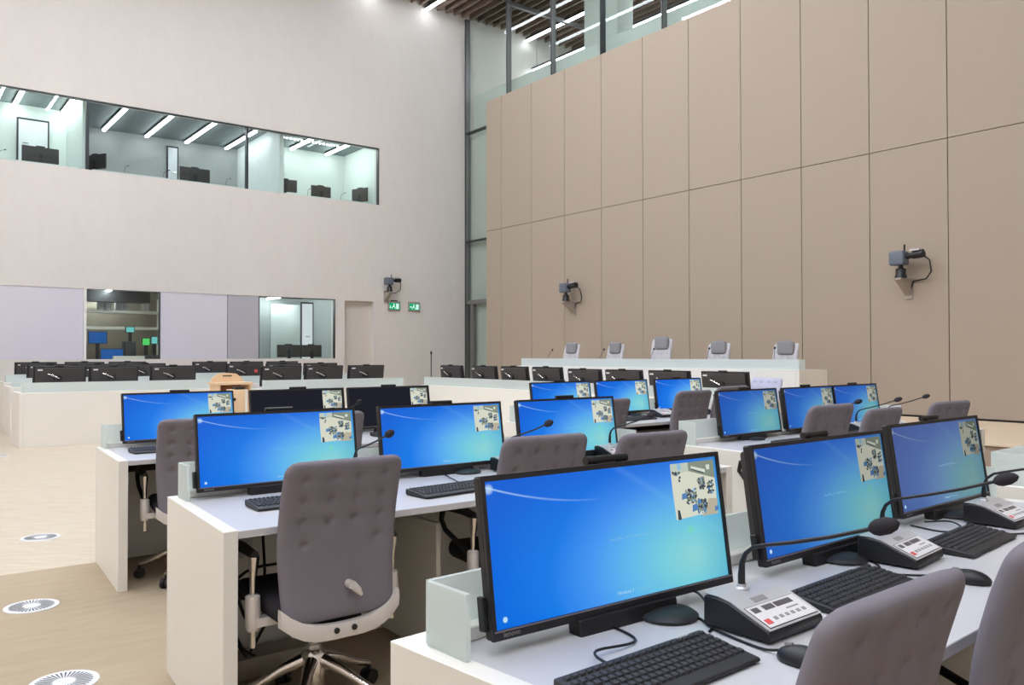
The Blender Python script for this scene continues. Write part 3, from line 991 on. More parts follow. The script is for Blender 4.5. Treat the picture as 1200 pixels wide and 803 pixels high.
def make_monitor(label, group, style='blue', sfx='', bx=0.07, arm=False):
    """screen faces local -y, origin on the desk under the screen's lower edge"""
    t = thing('monitor', label, 'monitor', (0, 0, 0), 0, group)
    tm = Matrix.Translation((0, 0, 0.026)) @ Matrix.Rotation(-TILT, 4, 'X')
    def part(mb, name, m, par=None, **k):
        mb.xf(tm)
        return mb.obj(name, m, par or t, **k)
    hw = MW / 2
    part(MB().box(-hw, hw, -0.0145, 0.008, 0, MH), 'housing', M['bezel'], bevel=0.004, seg=1)
    part(MB().box(-hw + 0.03, hw - 0.03, 0.008, 0.045, 0.02, MH - 0.015), 'back_cover', M['mback'], bevel=0.012, seg=2)
    # bezel frame standing proud of the screen
    bl, bb = 0.010, 0.020
    part(MB().box(-hw, hw, -0.022, -0.013, MH - 0.012, MH).box(-hw, -hw + bl, -0.022, -0.013, bb, MH - 0.012).box(hw - bl, hw, -0.022, -0.013, bb, MH - 0.012).box(-hw, hw, -0.022, -0.013, 0, bb), 'bezel', M['bezel'])
    part(MB().box(-hw + 0.004, hw - 0.004, -0.0235, -0.0215, bb - 0.0035, bb - 0.0005), 'bezel_trim', M['rim'])
    sw, sh = MW - 2 * bl, MH - bb - 0.012
    # screen with UVs
    me = bpy.data.meshes.new('screen')
    x0, z0 = -hw + bl, bb
    pts = [(x0, -0.0165, z0), (x0 + sw, -0.0165, z0), (x0 + sw, -0.0165, z0 + sh), (x0, -0.0165, z0 + sh)]
    me.from_pydata([tuple(tm @ Vector(p)) for p in pts], [], [(0, 1, 2, 3)])
    uvl = me.uv_layers.new(name='UVMap')
    for li, uvc in enumerate(((0, 0), (1, 0), (1, 1), (0, 1))):
        uvl.data[li].uv = uvc
    me.materials.append({'blue': M['scr'], 'mid': M['scr_b'], 'low': M['scr_c'], 'black': M['scr_black']}[style])
    so = bpy.data.objects.new('screen', me)
    COL.objects.link(so)
    so.parent = t
    f = feed(so, 0.765, 0.985, 0.52, 0.975, sfx, None, sw, sh, x0, z0)
    f.data.transform(tm)
    if style != 'black':
        for nm, s, sz, u, v, mm in (('login_text', 'Press CTRL + ALT + DELETE to log on', 0.0085, 0.46, 0.45, 'txt_dim'), ('login_text', 'Windows 7', 0.011, 0.47, 0.045, 'txt'), ('login_text', 'Professional', 0.0095, 0.555, 0.045, 'txt_dim')):
            o = text_obj(nm, s, sz, M[mm], so, (0, 0, 0), (0, 0, 0), 'LEFT')
            o.data.transform(tm @ Matrix.Translation((x0 + u * sw, -0.0182, z0 + v * sh)) @ Matrix.Rotation(PI / 2, 4, 'X'))
        ic = MB()
        cx, cz = x0 + 0.035 * sw, z0 + 0.06 * sh
        ic.face([(cx + 0.006 * math.cos(a * PI / 6), -0.018, cz + 0.006 * math.sin(a * PI / 6)) for a in range(12)])
        ic.xf(tm).obj('access_icon', M['txt'], so)
    # brand on the lower left of the bezel and on the back
    o = text_obj('brand', 'lenovo', 0.016, M['print_grey'], t, (0, 0, 0), (0, 0, 0))
    o.data.transform(tm @ Matrix.Translation((-hw + 0.025, -0.0225, 0.0055)) @ Matrix.Rotation(PI / 2, 4, 'X'))
    part(MB().box(hw - 0.13, hw - 0.06, 0.0445, 0.0465, MH - 0.055, MH - 0.035), 'back_badge', M['print_white'])
    # sound bar under the screen
    part(MB().box(-0.155, 0.155, -0.032, 0.01, -0.042, 0.004), 'sound_bar', M['black'], bevel=0.003, seg=1)
    # webcam bar on top
    part(MB().tube([(-0.055, 0.012, MH + 0.009), (0.075, 0.012, MH + 0.009)], 0.0105, 10).box(-0.03, 0.03, 0.0, 0.022, MH - 0.002, MH + 0.004), 'webcam', M['black'], smooth=40)
    # port block on the left edge
    pb = part(MB().box(-hw - 0.012, -hw + 0.0, -0.008, 0.012, 0.02, 0.09), 'port_block', M['black'], bevel=0.002, seg=1)
    # stand
    MB().lathe([(0.072, 0.0), (0.074, 0.006), (0.064, 0.013), (0.03, 0.018), (0.0001, 0.019)], 32, (bx, -0.045, 0)).obj('base', M['bezel'], t, smooth=40)
    MB().prof([(-0.03, 0.012), (0.03, 0.012), (0.075, 0.20), (0.05, 0.20), (0.026, 0.04), (-0.01, 0.024), (-0.03, 0.02)], bx - 0.035, bx + 0.035).obj('neck', M['black'], t, bevel=0.003, seg=1)
    if arm:
        MB().tube([(0.02, 0.055, 0.19), (0.02, 0.095, 0.19)], 0.045, 14).obj('pivot', M['black'], t, smooth=40)
        MB().tube([(0.02, 0.105, 0.185), (0.13, 0.112, 0.235), (0.18, 0.10, 0.25)], 0.010, 8).obj('arm', M['chrome'], t, smooth=60)
    return remember(t)

MG = 'ultrawide monitors on the desks'
def seat(n): return ('left', 'middle', 'right')[n]
pA = make_monitor('large ultrawide monitor with blue login screen, nearest and leftmost in the front row', MG, bx=0.105)
pA.location = (1.381, 1.385, ZT)
pA.rotation_euler = (0, 0, R(-1.0))
pM = make_monitor('blue ultrawide monitor dimmed by viewing angle at the middle seat of the nearest row', MG, 'mid', '_mid', bx=-0.02)
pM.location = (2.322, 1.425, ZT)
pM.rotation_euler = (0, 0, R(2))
pL = make_monitor('blue ultrawide monitor dimmed most by viewing angle at the right seat of the nearest row', MG, 'low', '_low', bx=-0.02)
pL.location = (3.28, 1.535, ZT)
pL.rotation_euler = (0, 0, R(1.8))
for i, (x, y, a) in enumerate(((1.47, 3.64, 0), (2.355, 3.64, 0), (3.235, 3.66, 0))):
    dup(pA, (x, y, ZT), R(a), 'blue ultrawide monitor at the ' + seat(i) + ' seat of the second row, left block')
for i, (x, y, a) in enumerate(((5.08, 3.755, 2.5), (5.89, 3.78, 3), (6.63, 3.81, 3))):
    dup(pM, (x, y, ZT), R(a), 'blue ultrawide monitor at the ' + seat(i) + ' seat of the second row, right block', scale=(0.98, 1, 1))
dup(pA, (1.685, 5.97, ZT), R(2.0), 'blue ultrawide monitor at the left seat of the third row, left block')
for i, (x, y, a) in enumerate(((5.153, 5.93, 1.4), (5.99, 5.96, 2), (6.86, 5.98, 1.5))):
    dup(pA, (x, y, ZT), R(a), 'blue ultrawide monitor at the ' + seat(i) + ' seat of the third row, right block')
pB = make_monitor('black standby ultrawide monitor with small picture, middle seat of the third row', MG, 'black')
pB.location = (2.545, 5.95, ZT)
pB.rotation_euler = (0, 0, R(1))
dup(pB, (3.32, 5.94, ZT), R(1.2), 'black standby ultrawide monitor at the right seat of the third row, left block')
# monitors seen from behind
FM = 'monitors seen from behind'
pF = make_monitor('dark monitor seen from behind, first from the left on the nearest far left desk', FM, 'blue', arm=True)
pF.location = (2.33, 14.88, 0.815)
pF.rotation_euler = (0, 0, PI)
pF.scale = (1, 1, 1.08)
rows = [('nearest far left desk', 14.88, 0.815, (3.12, 4.06), 1), ('second far left desk', 17.13, 0.835, (2.53, 3.31, 4.15), 0), ('third far left desk', 19.38, 0.855, (2.6, 3.5, 4.34), 0),
        ('first far middle desk', 14.22, 0.80, (5.72, 6.53, 7.39), 0), ('second far middle desk', 16.43, 0.825, (5.85, 6.66, 7.47), 0), ('third far middle desk', 18.6, 0.85, (5.85, 6.67, 7.51), 0)]
for nm, y, z, xs, k0 in rows:
    for k, x in enumerate(xs):
        o = dup(pF, (x, y, z), PI, 'dark monitor seen from behind, ' + NM[k + k0] + ' from the left on the ' + nm, scale=(1, 1, 1.07))
o = tag(B(6.03, 6.09, 16.34, 16.352, 1.03, 1.09).obj('red_tag', M['red']), 'small red tag stuck behind a far monitor', 'tag')
o.parent = None
cy = [13.29, 12.22, 11.33, 10.45, 9.55, 8.70, 7.82, 6.87]
for k, y in enumerate(cy):
    dup(pF, (8.78, y, 0.795), R(90), 'dark monitor seen from behind, ' + NM[k] + ' from the left on the clerks bench', scale=(1, 1, 1.06 if k < 4 else 1.0))


# ------------------------------------------------------------------ keyboards, microphone units, mice
def make_keyboard(label):
    t = thing('keyboard', label, 'keyboard', (0, 0, 0), 0, 'black keyboards on the desks')
    MB().prof([(-0.0775, 0.003), (-0.076, 0.010), (-0.045, 0.014), (0.0745, 0.027), (0.0775, 0.024), (0.0775, 0.006), (0.07, 0.0), (-0.07, 0.0)], -0.21, 0.21).obj('body', M['keyb'], t, bevel=0.002, seg=1)
    k = MB()
    def zt(y): return 0.0145 + (y + 0.045) * (0.013 / 0.1195)
    rows_ = [(0.058, 0.010), (0.037, 0.015), (0.0185, 0.015), (0.000, 0.015), (-0.0185, 0.015), (-0.037, 0.015)]
    for ri, (y, h) in enumerate(rows_):
        x = -0.200
        while x < 0.198:
            wk = 0.0155
            if -0.200 + 0.278 < x < -0.200 + 0.292:
                x += 0.008
            if ri == 5 and -0.14 < x < -0.135:
                wk = 0.1
            if ri in (3, 4) and x < -0.19:
                wk = 0.024 + 0.006 * (ri - 3)
            if ri in (2, 4) and 0.075 < x < 0.09 and ri == 4:
                x += 0.0185
                continue
            z0, z1 = zt(y), zt(y) + 0.0045
            k.raw([(x, y - h / 2, z0 - 0.002), (x + wk, y - h / 2, z0 - 0.002), (x + wk, y + h / 2, z0), (x, y + h / 2, z0),
                   (x + 0.002, y - h / 2 + 0.002, z1 - 0.001), (x + wk - 0.002, y - h / 2 + 0.002, z1 - 0.001), (x + wk - 0.002, y + h / 2 - 0.0015, z1 + 0.0005), (x + 0.002, y + h / 2 - 0.0015, z1 + 0.0005)],
                  [(4, 5, 6, 7), (0, 1, 5, 4), (1, 2, 6, 5), (2, 3, 7, 6), (3, 0, 4, 7)])
            x += wk + 0.003
    ko = k.obj('keys', M['key'], t)
    ko['kind'] = 'stuff'
    B(0.128, 0.168, 0.0665, 0.0725, 0.0262, 0.0275).obj('brand_plate', M['print_grey'], t)
    return remember(t)

kbA = make_keyboard('black keyboard on the nearest desk below the big blue monitor')
kbA.location = (1.195, 1.09, ZT)
kbA.rotation_euler = (0, 0, R(2))
for x, y, a, l in ((2.005, 1.165, 4, 'black keyboard at the middle seat of the nearest desk'), (2.825, 1.24, 6, 'black keyboard at the right seat of the nearest desk'),
                   (1.41, 3.28, 0, 'black keyboard half hidden by the big chair of the second row'), (2.07, 3.13, 5, 'black keyboard at the middle seat of the second row, left block'),
                   (3.0, 3.25, 0, 'black keyboard at the right seat of the second row, left block'), (1.49, 5.61, 2, 'black keyboard at the left seat of the third row'),
                   (2.4, 5.6, 0, 'black keyboard below the first black standby monitor'), (3.2, 5.6, 0, 'black keyboard below the second black standby monitor'),
                   (5.05, 3.35, 2, 'black keyboard at the left seat of the second row, right block'), (5.85, 3.4, 4, 'black keyboard at the middle seat of the second row, right block'),
                   (6.6, 3.42, 2, 'black keyboard at the right seat of the second row, right block'), (5.0, 5.5, 0, 'black keyboard at the left seat of the third row, right block'),
                   (5.72, 5.52, 3, 'black keyboard at the middle seat of the third row, right block'), (6.6, 5.6, 3, 'black keyboard at the right seat of the third row, right block')):
    dup(kbA, (x, y, ZT), R(a), l)


def make_unit(label):
    t = thing('conference_unit', label, 'microphone unit', (0, 0, 0), 0, 'conference microphone units')
    pr = [(-0.085, 0.004), (-0.085, 0.022), (-0.078, 0.028), (0.02, 0.066), (0.05, 0.070), (0.085, 0.070), (0.088, 0.065), (0.088, 0.004)]
    MB().prof(pr, -0.105, 0.105).obj('body', M['black'], t, bevel=0.003, seg=1)
    tp = [(-0.082, 0.0275), (0.018, 0.0665), (0.05, 0.0725), (0.085, 0.0725), (0.085, 0.0745), (0.049, 0.0745), (0.017, 0.069), (-0.083, 0.030)]
    MB().prof(tp, -0.102, 0.102).obj('top_plate', M['silver'], t)
    # control panel on the slope
    def on(y): return 0.0302 + (y + 0.083) * (0.0388 / 0.10)
    def slab(x0, x1, y0, y1, h, name, m, par):
        v = [(x0, y0, on(y0) - 0.001), (x1, y0, on(y0) - 0.001), (x1, y1, on(y1) - 0.001), (x0, y1, on(y1) - 0.001)]
        v += [(a, b, c + 0.001 + h) for a, b, c in v]
        return MB().raw(v, [(4, 5, 6, 7), (0, 1, 5, 4), (1, 2, 6, 5), (2, 3, 7, 6), (3, 0, 4, 7)]).obj(name, m, par)
    slab(-0.093, 0.093, -0.079, -0.012, 0.0008, 'panel_border', M['black'], t)
    cp = slab(-0.0915, 0.0915, -0.0775, -0.0135, 0.0014, 'control_panel', M['print_white'], t)
    slab(-0.082, -0.058, -0.034, -0.020, 0.002, 'display', M['display'], cp)
    slab(-0.042, -0.004, -0.034, -0.020, 0.002, 'display', M['display'], cp)
    slab(0.002, 0.066, -0.034, -0.020, 0.002, 'display', M['display'], cp)
    for k in range(6):
        slab(-0.050 + k * 0.022, -0.038 + k * 0.022, -0.064, -0.056, 0.0025, 'button', M['print_grey'], cp)
    slab(-0.085, -0.066, -0.070, -0.056, 0.0025, 'red_button', M['red'], cp)
    slab(0.02, 0.066, -0.047, -0.043, 0.0018, 'caption_line', M['print_grey'], cp)
    slab(-0.04, 0.01, 0.0 - 0.005, 0.010, 0.0006, 'speaker_grille', M['print_grey'], t)
    MB().lathe([(0.016, 0.073), (0.016, 0.076), (0.011, 0.080), (0.011, 0.086)], 16, (-0.01, 0.052, 0)).obj('mic_socket', M['silver'], t, smooth=40)
    pts = [(-0.01, 0.052, 0.08), (-0.01, 0.052, 0.105), (-0.01, 0.050, 0.135), (-0.01, 0.040, 0.158), (-0.01, 0.018, 0.176), (-0.01, -0.015, 0.186), (-0.01, -0.08, 0.203), (-0.01, -0.17, 0.230), (-0.01, -0.26, 0.262)]
    MB().tube(pts, [0.0085, 0.0085, 0.0065, 0.0052, 0.0048, 0.0046, 0.0045, 0.0045, 0.0045], 10).obj('gooseneck', M['black'], t, smooth=60)
    d = Vector((0, -0.09, 0.032)).normalized()
    b = Vector(pts[-1])
    MB().tube([b - d * 0.006, b + d * 0.002, b + d * 0.014, b + d * 0.034, b + d * 0.05, b + d * 0.058], [0.006, 0.013, 0.0175, 0.0175, 0.012, 0.004], 14).obj('mic_head', M['seat'], t, smooth=60)
    return remember(t)

uA = make_unit('silver conference microphone unit between the two nearest monitors')
uA.location = (1.605, 1.155, ZT)
uA.rotation_euler = (0, 0, R(2))
UN = ('gooseneck', 'mic_head')
for x, y, a, l, sk in ((2.45, 1.275, 7, 'silver conference microphone unit right of the middle monitor in the nearest row', ()), (3.27, 1.33, 3, 'silver conference microphone unit at the right end of the nearest row', ()),
                   (1.80, 3.50, 0, 'conference microphone unit between the left and middle monitors of the second row', ()), (2.70, 3.49, 0, 'conference microphone unit between the middle and right monitors of the second row', ()),
                   (3.52, 3.56, 0, 'conference microphone unit at the right end of the second row, left block', ()), (2.84, 5.82, 0, 'conference microphone unit between the two black standby monitors', ()),
                   (2.0, 5.75, 0, 'conference microphone unit at the left seat of the third row', UN), (3.7, 5.8, 0, 'conference microphone unit at the right end of the third row, left block', UN),
                   (5.69, 3.55, 0, 'conference microphone unit at the left seat of the second row, right block', ()), (6.19, 3.52, 2, 'conference microphone unit at the middle seat of the second row, right block', ()), (6.84, 3.62, 0, 'conference microphone unit at the right seat of the second row, right block', ()),
                   (5.5, 5.75, 0, 'conference microphone unit at the left seat of the third row, right block', UN), (6.2, 5.62, 0, 'conference microphone unit at the middle seat of the third row, right block', UN), (7.0, 5.65, 0, 'conference microphone unit at the right seat of the third row, right block', UN)):
    dup(uA, (x, y, ZT), R(a), l, skip=sk)


def make_mouse(label):
    t = thing('mouse', label, 'mouse', (0, 0, 0), 0, 'black mice')
    bm = bmesh.new()
    bmesh.ops.create_uvsphere(bm, u_segments=16, v_segments=10, radius=1)
    for v in bm.verts:
        v.co = Vector((v.co.x * 0.031, v.co.y * 0.056, max(v.co.z, -0.25) * 0.028 + 0.007))
    me = bpy.data.meshes.new('shell')
    bm.to_mesh(me)
    bm.free()
    me.shade_smooth()
    me.materials.append(M['black'])
    o = bpy.data.objects.new('shell', me)
    COL.objects.link(o)
    o.parent = t
    B(-0.004, 0.004, 0.022, 0.038, 0.027, 0.036).obj('wheel', M['print_grey'], t)
    return remember(t)
ms = make_mouse('black mouse on the nearest desk between the two front chairs')
ms.location = (2.345, 1.035, ZT)
ms.rotation_euler = (0, 0, R(20))
dup(ms, (1.47, 0.965, ZT), R(10), 'black mouse half hidden left of the front chair')
dup(ms, (1.77, 3.21, ZT), R(5), 'black mouse beside the big chair on the second desk row')


def cable(label, pts, r=0.003, name='cable'):
    # smooth the given points with a Catmull-Rom walk
    P = [Vector(p) for p in pts]
    P = [P[0] * 2 - P[1]] + P + [P[-1] * 2 - P[-2]]
    out = []
    for i in range(1, len(P) - 2):
        for k in range(6):
            u = k / 6
            a, b, c, d = P[i - 1], P[i], P[i + 1], P[i + 2]
            out.append(0.5 * ((2 * b) + (c - a) * u + (2 * a - 5 * b + 4 * c - d) * u * u + (3 * b - a - 3 * c + d) * u ** 3))
    out.append(P[-2])
    return tag(MB().tube(out, r, 6).obj(name, M['black'], smooth=60), label, 'cable', 'black cables')
z = ZT + 0.002
cable('black cable from the big front monitor past the microphone unit to the mouse', [(1.50, 1.44, z), (1.53, 1.30, z), (1.49, 1.20, z), (1.47, 1.07, z), (1.475, 1.02, z + 0.008)])
cable('black keyboard cable curling on the desk under the big front monitor', [(1.33, 1.40, z), (1.30, 1.26, z), (1.17, 1.245, z + 0.01), (1.14, 1.19, z + 0.01), (1.155, 1.168, z + 0.012)])
cable('black cable behind the nearest microphone unit', [(1.66, 1.45, z), (1.60, 1.34, z + 0.03), (1.55, 1.25, z), (1.47, 1.2, z)])
cable('black cable on the desk below the middle monitor', [(2.45, 1.46, z), (2.36, 1.33, z), (2.30, 1.26, z), (2.22, 1.245, z + 0.01)])
cable('thin black mouse cable right of the middle keyboard', [(2.26, 1.19, z), (2.31, 1.14, z), (2.36, 1.11, z), (2.35, 1.085, z + 0.008)])
cable('black cable loop under the right monitor of the nearest row', [(2.95, 1.5, z), (2.93, 1.38, z), (3.02, 1.35, z), (3.08, 1.42, z + 0.01), (3.05, 1.5, z)])
cable('thin black cable right of the right keyboard on the nearest desk', [(3.03, 1.24, z), (3.2, 1.17, z), (3.4, 1.2, z)])
cable('black cable under the right monitor of the second row', [(3.45, 3.68, z), (3.40, 3.52, z + 0.02), (3.42, 3.42, z), (3.36, 3.36, z)])
cable('second black cable under the right monitor of the second row', [(3.5, 3.7, z), (3.3, 3.6, z + 0.02), (3.25, 3.45, z), (3.3, 3.35, z)])
cable('black keyboard cable under the middle monitor of the second row', [(2.33, 3.62, z), (2.25, 3.42, z + 0.006), (2.22, 3.3, z), (2.16, 3.222, z + 0.012)])
cable('black cable bundle hanging under the second desk row', [(1.20, 3.55, 0.60), (1.18, 3.40, 0.42), (1.26, 3.45, 0.25), (1.40, 3.52, 0.30), (1.30, 3.55, 0.10), (1.22, 3.5, 0.02)], 0.007)
cable('second black cable hanging under the second desk row', [(1.35, 3.55, 0.60), (1.30, 3.42, 0.40), (1.20, 3.45, 0.34), (1.24, 3.5, 0.14), (1.42, 3.5, 0.02)], 0.006)
cable('third black cable hanging under the second desk row', [(1.5, 3.55, 0.6), (1.45, 3.42, 0.50), (1.22, 3.4, 0.48), (1.16, 3.5, 0.3), (1.3, 3.5, 0.016)], 0.006)
tag(B(1.25, 1.31, 3.56, 3.60, 0.50, 0.59).obj('socket_box', M['print_white'], bevel=0.004), 'white socket box under the second desk row behind the big chair', 'socket')
tag(B(1.12, 1.60, 3.48, 3.62, 0.0, 0.09).obj('power_strip', M['bracket'], bevel=0.006), 'grey power strip on the floor under the second desk row', 'power strip')


# ------------------------------------------------------------------ chairs
def pillow(W, H, Tk, nx, nz, taper, bend, r, dimples, dim_d=0.013, sig=0.0085, power=8):
    """upholstered back: grid front and rear, rounded outline; x across, z up, +y front"""
    v, f = [], []
    def pt(i, j, side):
        u = -1 + 2 * i / nx
        zz = j / nz
        z = zz * H
        hw = W / 2 * (taper(zz))
        dd = min(z, H - z)
        if dd < r:
            hw -= r - math.sqrt(max(0, r * r - (r - dd) ** 2))
        x = u * hw
        e = max(0.0, 1 - abs(u) ** power) ** 0.5 * max(0.0, 1 - abs(2 * zz - 1) ** 14) ** 0.5
        y = bend(zz) + side * Tk / 2 * e
        dep = 0
        for dx, dz in dimples:
            q = ((x - dx) ** 2 + (z - dz) ** 2)
            dep += dim_d * math.exp(-q / (2 * sig * sig)) + dim_d * 0.6 * math.exp(-q / (2 * (sig * 3.2) ** 2))
        return (x, y - side * dep * e, z)
    n1 = (nx + 1) * (nz + 1)
    for side in (-1, 1):
        for j in range(nz + 1):
            for i in range(nx + 1):
                v.append(pt(i, j, side))
    for s in (0, 1):
        for j in range(nz):
            for i in range(nx):
                a = s * n1 + j * (nx + 1) + i
                q = (a, a + 1, a + nx + 2, a + nx + 1)
                f.append(q if s == 0 else q[::-1])
    m = MB()
    m.raw(v, f)
    return m


def make_chair(label, group, fab='chair', headrest=False, name='office_chair', light=False):
    t = thing(name, label, 'chair', (0, 0, 0), 0, group)
    H, W = 0.59, 0.465
    dm = [(x, z) for x in (-0.155, -0.052, 0.052, 0.155) for z in (0.525, 0.445, 0.365)] + [(-0.145, 0.285), (0.145, 0.285)]
    bend = lambda q: -0.235 - 0.055 * q * q + 0.035 * math.sin(q * PI)
    tp = lambda q: 0.94 + 0.07 * min(1, q * 2.2) - 0.02 * max(0, q - 0.75) * 4 * 0.5
    pillow(W, H, 0.07, 62, 76, tp, bend, 0.045, dm).xf(Matrix.Translation((0, 0, 0.41))).obj('backrest', M[fab], t, smooth=80)
    if headrest:
        pillow(0.32, 0.20, 0.09, 14, 12, lambda q: 1, lambda q: 0, 0.05, [], power=6).xf(Matrix.Translation((-0.02, -0.22, 0.835))).obj('headrest', M['jhead'], t, smooth=80)
    # seat cushion
    MB().box(-0.235, 0.235, -0.215, 0.235, 0.415, 0.495).obj('seat', M['seat'] if not light else M[fab], t, bevel=0.035, seg=3)
    # cast frame that carries the back, seen from behind as a white smile with two bolts
    pts = []
    for k in range(13):
        u = -1 + 2 * k / 12
        pts.append((u * 0.235, -0.262 + 0.02 * abs(u) ** 4, 0.378 + 0.075 * abs(u) ** 3.2))
    fr = MB()
    vs, fs = [], []
    for x, y, zc in pts:
        hh = 0.030 + 0.006 * abs(x) / 0.235
        for dy, dz in ((-0.012, -hh), (0.012, -hh), (0.016, 0), (0.012, hh * 0.8), (-0.012, hh * 0.8), (-0.018, 0)):
            vs.append((x, y + dy, zc + dz))
    for i in range(12):
        for k in range(6):
            fs.append((i * 6 + k, i * 6 + (k + 1) % 6, (i + 1) * 6 + (k + 1) % 6, (i + 1) * 6 + k))
    fs += [tuple(range(5, -1, -1)), tuple(72 + k for k in range(6))]
    cf = fr.raw(vs, fs).obj('back_frame', M['alu'], t, smooth=50)
    for x in (-0.035, 0.035):
        MB().tube([(x, -0.2835, 0.380), (x, -0.274, 0.380)], 0.011, 12).obj('bolt_hole', M['black'], cf, smooth=40)
    MB().tube([(0.025, -0.245, 0.535), (0.025, -0.285, 0.535)], 0.016, 14).tube([(0.025, -0.285, 0.535), (0.045, -0.288, 0.515), (0.06, -0.288, 0.495)], [0.016, 0.014, 0.006], 10).obj('tilt_lever', M['alu'], t, smooth=60)
    MB().box(-0.11, 0.11, -0.20, 0.12, 0.355, 0.415).obj('mechanism', M['black'], t, bevel=0.015)
    B(-0.05, 0.05, -0.25, -0.15, 0.35, 0.385).obj('link', M['alu'], t, bevel=0.006)
    for s in (-1, 1):
        a = MB()
        ax = s * 0.282
        ay = -0.11
        a.lathe([(0.021, 0.0), (0.026, 0.01), (0.028, 0.07), (0.026, 0.125), (0.017, 0.13)], 14, (ax, ay, 0.385))
        a.box(min(ax, s * 0.20), max(ax, s * 0.20), ay - 0.025, ay + 0.025, 0.40, 0.43)
        ar = a.obj('arm_bracket', M['alu'], t, smooth=40)
        MB().lathe([(0.011, 0.0), (0.011, 0.06), (0.013, 0.065)], 12, (ax, ay, 0.325)).obj('arm_stub', M['chrome'], ar, smooth=40)
        MB().tube([(ax, ay, 0.50), (ax, ay - 0.002, 0.58), (ax, ay - 0.01, 0.655)], [0.011, 0.013, 0.021], 12).obj('arm_post', M['chrome'], ar, smooth=50)
        MB().tube([(ax, ay - 0.02, 0.658), (ax + s * 0.01, ay + 0.08, 0.672), (ax + s * 0.015, ay + 0.20, 0.668), (ax + s * 0.015, ay + 0.26, 0.65), (ax + s * 0.015, ay + 0.275, 0.60), (ax + s * 0.012, ay + 0.24, 0.56), (ax, ay + 0.04, 0.495)], [0.016, 0.020, 0.020, 0.016, 0.012, 0.012, 0.012], 10).obj('armrest', M['black'], ar, smooth=60)
    MB().lathe([(0.026, 0.10), (0.026, 0.25), (0.018, 0.25), (0.018, 0.36)], 16).obj('gas_column', M['alu'], t, smooth=40)
    hub = MB().lathe([(0.038, 0.07), (0.045, 0.10), (0.05, 0.215), (0.035, 0.235)], 18).obj('hub', M['chrome'], t, smooth=40)
    for k in range(5):
        an = R(18 + 72 * k)
        rm = Matrix.Rotation(an, 4, 'Z')
        MB().tube([(0.03, 0, 0.195), (0.12, 0, 0.165), (0.22, 0, 0.115), (0.305, 0, 0.083)], [0.027, 0.022, 0.017, 0.013], 10).xf(rm).obj('leg', M['chrome'], t, smooth=60)
        MB().tube([(0.305, -0.026, 0.03), (0.305, -0.006, 0.03)], 0.03, 14).tube([(0.305, 0.006, 0.03), (0.305, 0.026, 0.03)], 0.03, 14).tube([(0.305, 0, 0.045), (0.305, 0, 0.08)], 0.009, 8).xf(rm).obj('caster', M['black'], t, smooth=40)
    return remember(t)

CG = 'grey tufted office chairs'
c0 = make_chair('grey tufted office chair seen from behind, pulled to the second desk row', CG)
c0.location = (1.365, 3.055, 0)
def chair(xt, yt, rz, zt, label, wd=0.47, group=CG, src=None, skip=()):
    """xt, yt, zt: where the top edge of the backrest stands"""
    a = R(rz)
    sx = wd / 0.465
    sz = zt / 1.0
    x = xt - math.sin(a) * 0.285
    y = yt + math.cos(a) * 0.285
    return dup(src or c0, (x, y, 0), a, label, group, (sx, 1, sz), skip)
chair(2.305, 2.76, -6, 1.03, 'grey tufted chair at the middle seat of the second row, left block', 0.44)
chair(3.00, 2.775, -2, 1.002, 'grey tufted chair at the right seat of the second row, left block', 0.455)
chair(1.545, 5.08, -8, 1.0, 'grey tufted chair at the left seat of the third row')
chair(2.40, 5.10, -6, 1.0, 'grey tufted chair in front of the first black standby monitor')
chair(3.10, 5.08, -4, 0.99, 'low grey chair in front of the second black standby monitor')
chair(1.325, 0.69, 2, 1.0, 'grey tufted chair cropped at the bottom edge, left of two', 0.455)
chair(1.965, 0.69, 4, 1.01, 'grey tufted chair cropped at the bottom right corner')
chair(3.05, 0.72, 3, 1.0, 'grey tufted chair at the nearest desk outside the right edge')
chair(4.68, 2.86, 3, 1.069, 'grey tufted chair at the left seat of the second row, right block', 0.52)
chair(5.32, 2.872, 2, 1.021, 'grey tufted chair at the middle seat of the second row, right block', skip=('arm_bracket',))
chair(6.10, 2.80, -2, 1.042, 'grey tufted chair at the right seat of the second row, right block', 0.53)
chair(4.98, 5.1, 2, 1.0, 'grey tufted chair at the left seat of the third row, right block')
chair(6.04, 5.09, 3, 1.043, 'grey tufted chair at the middle seat of the third row, right block', 0.52, skip=('arm_bracket',))
chair(6.61, 5.09, 6, 1.071, 'grey tufted chair at the right seat of the third row, right block', 0.56)
lc = make_chair('pale lilac tufted chair at the right end of the clerks bench', 'pale lilac chairs behind benches', 'lilac_chair', name='office_chair', light=True)
lc.location = (9.27, 6.80, 0)
lc.rotation_euler = (0, 0, R(90))
lc.scale = (1.05, 1, 1.06)
for x, y, r_, l in ((9.27, 7.62, 90, 'pale lilac chair between the last two monitors of the clerks bench'), (9.28, 8.52, 90, 'pale lilac chair between the sixth and seventh monitors of the clerks bench'),
                    (9.30, 9.34, 88, 'pale lilac chair between the fifth and sixth monitors of the clerks bench'),
                    (6.13, 14.75, 180, 'pale lilac chair between the left monitors of the first far middle desk'),
                    (6.98, 14.75, 180, 'pale lilac chair between the right monitors of the first far middle desk'), (6.27, 17.0, 180, 'pale lilac chair in the middle of the second far middle desk')):
    dup(lc, (x, y, 0), R(r_), l, scale=(1, 1, 1.06 if r_ < 100 else 1.03))
jc = make_chair('pale judge chair with grey headrest, first from the left behind the judges bench', 'judges chairs with headrests', 'jchair', headrest=True, name='judge_chair', light=True)
jc.rotation_euler = (0, 0, R(90))
jz = [(13.36, 1.668), (12.05, 1.66), (10.78, 1.755), (9.45, 1.65), (8.10, 1.63)]
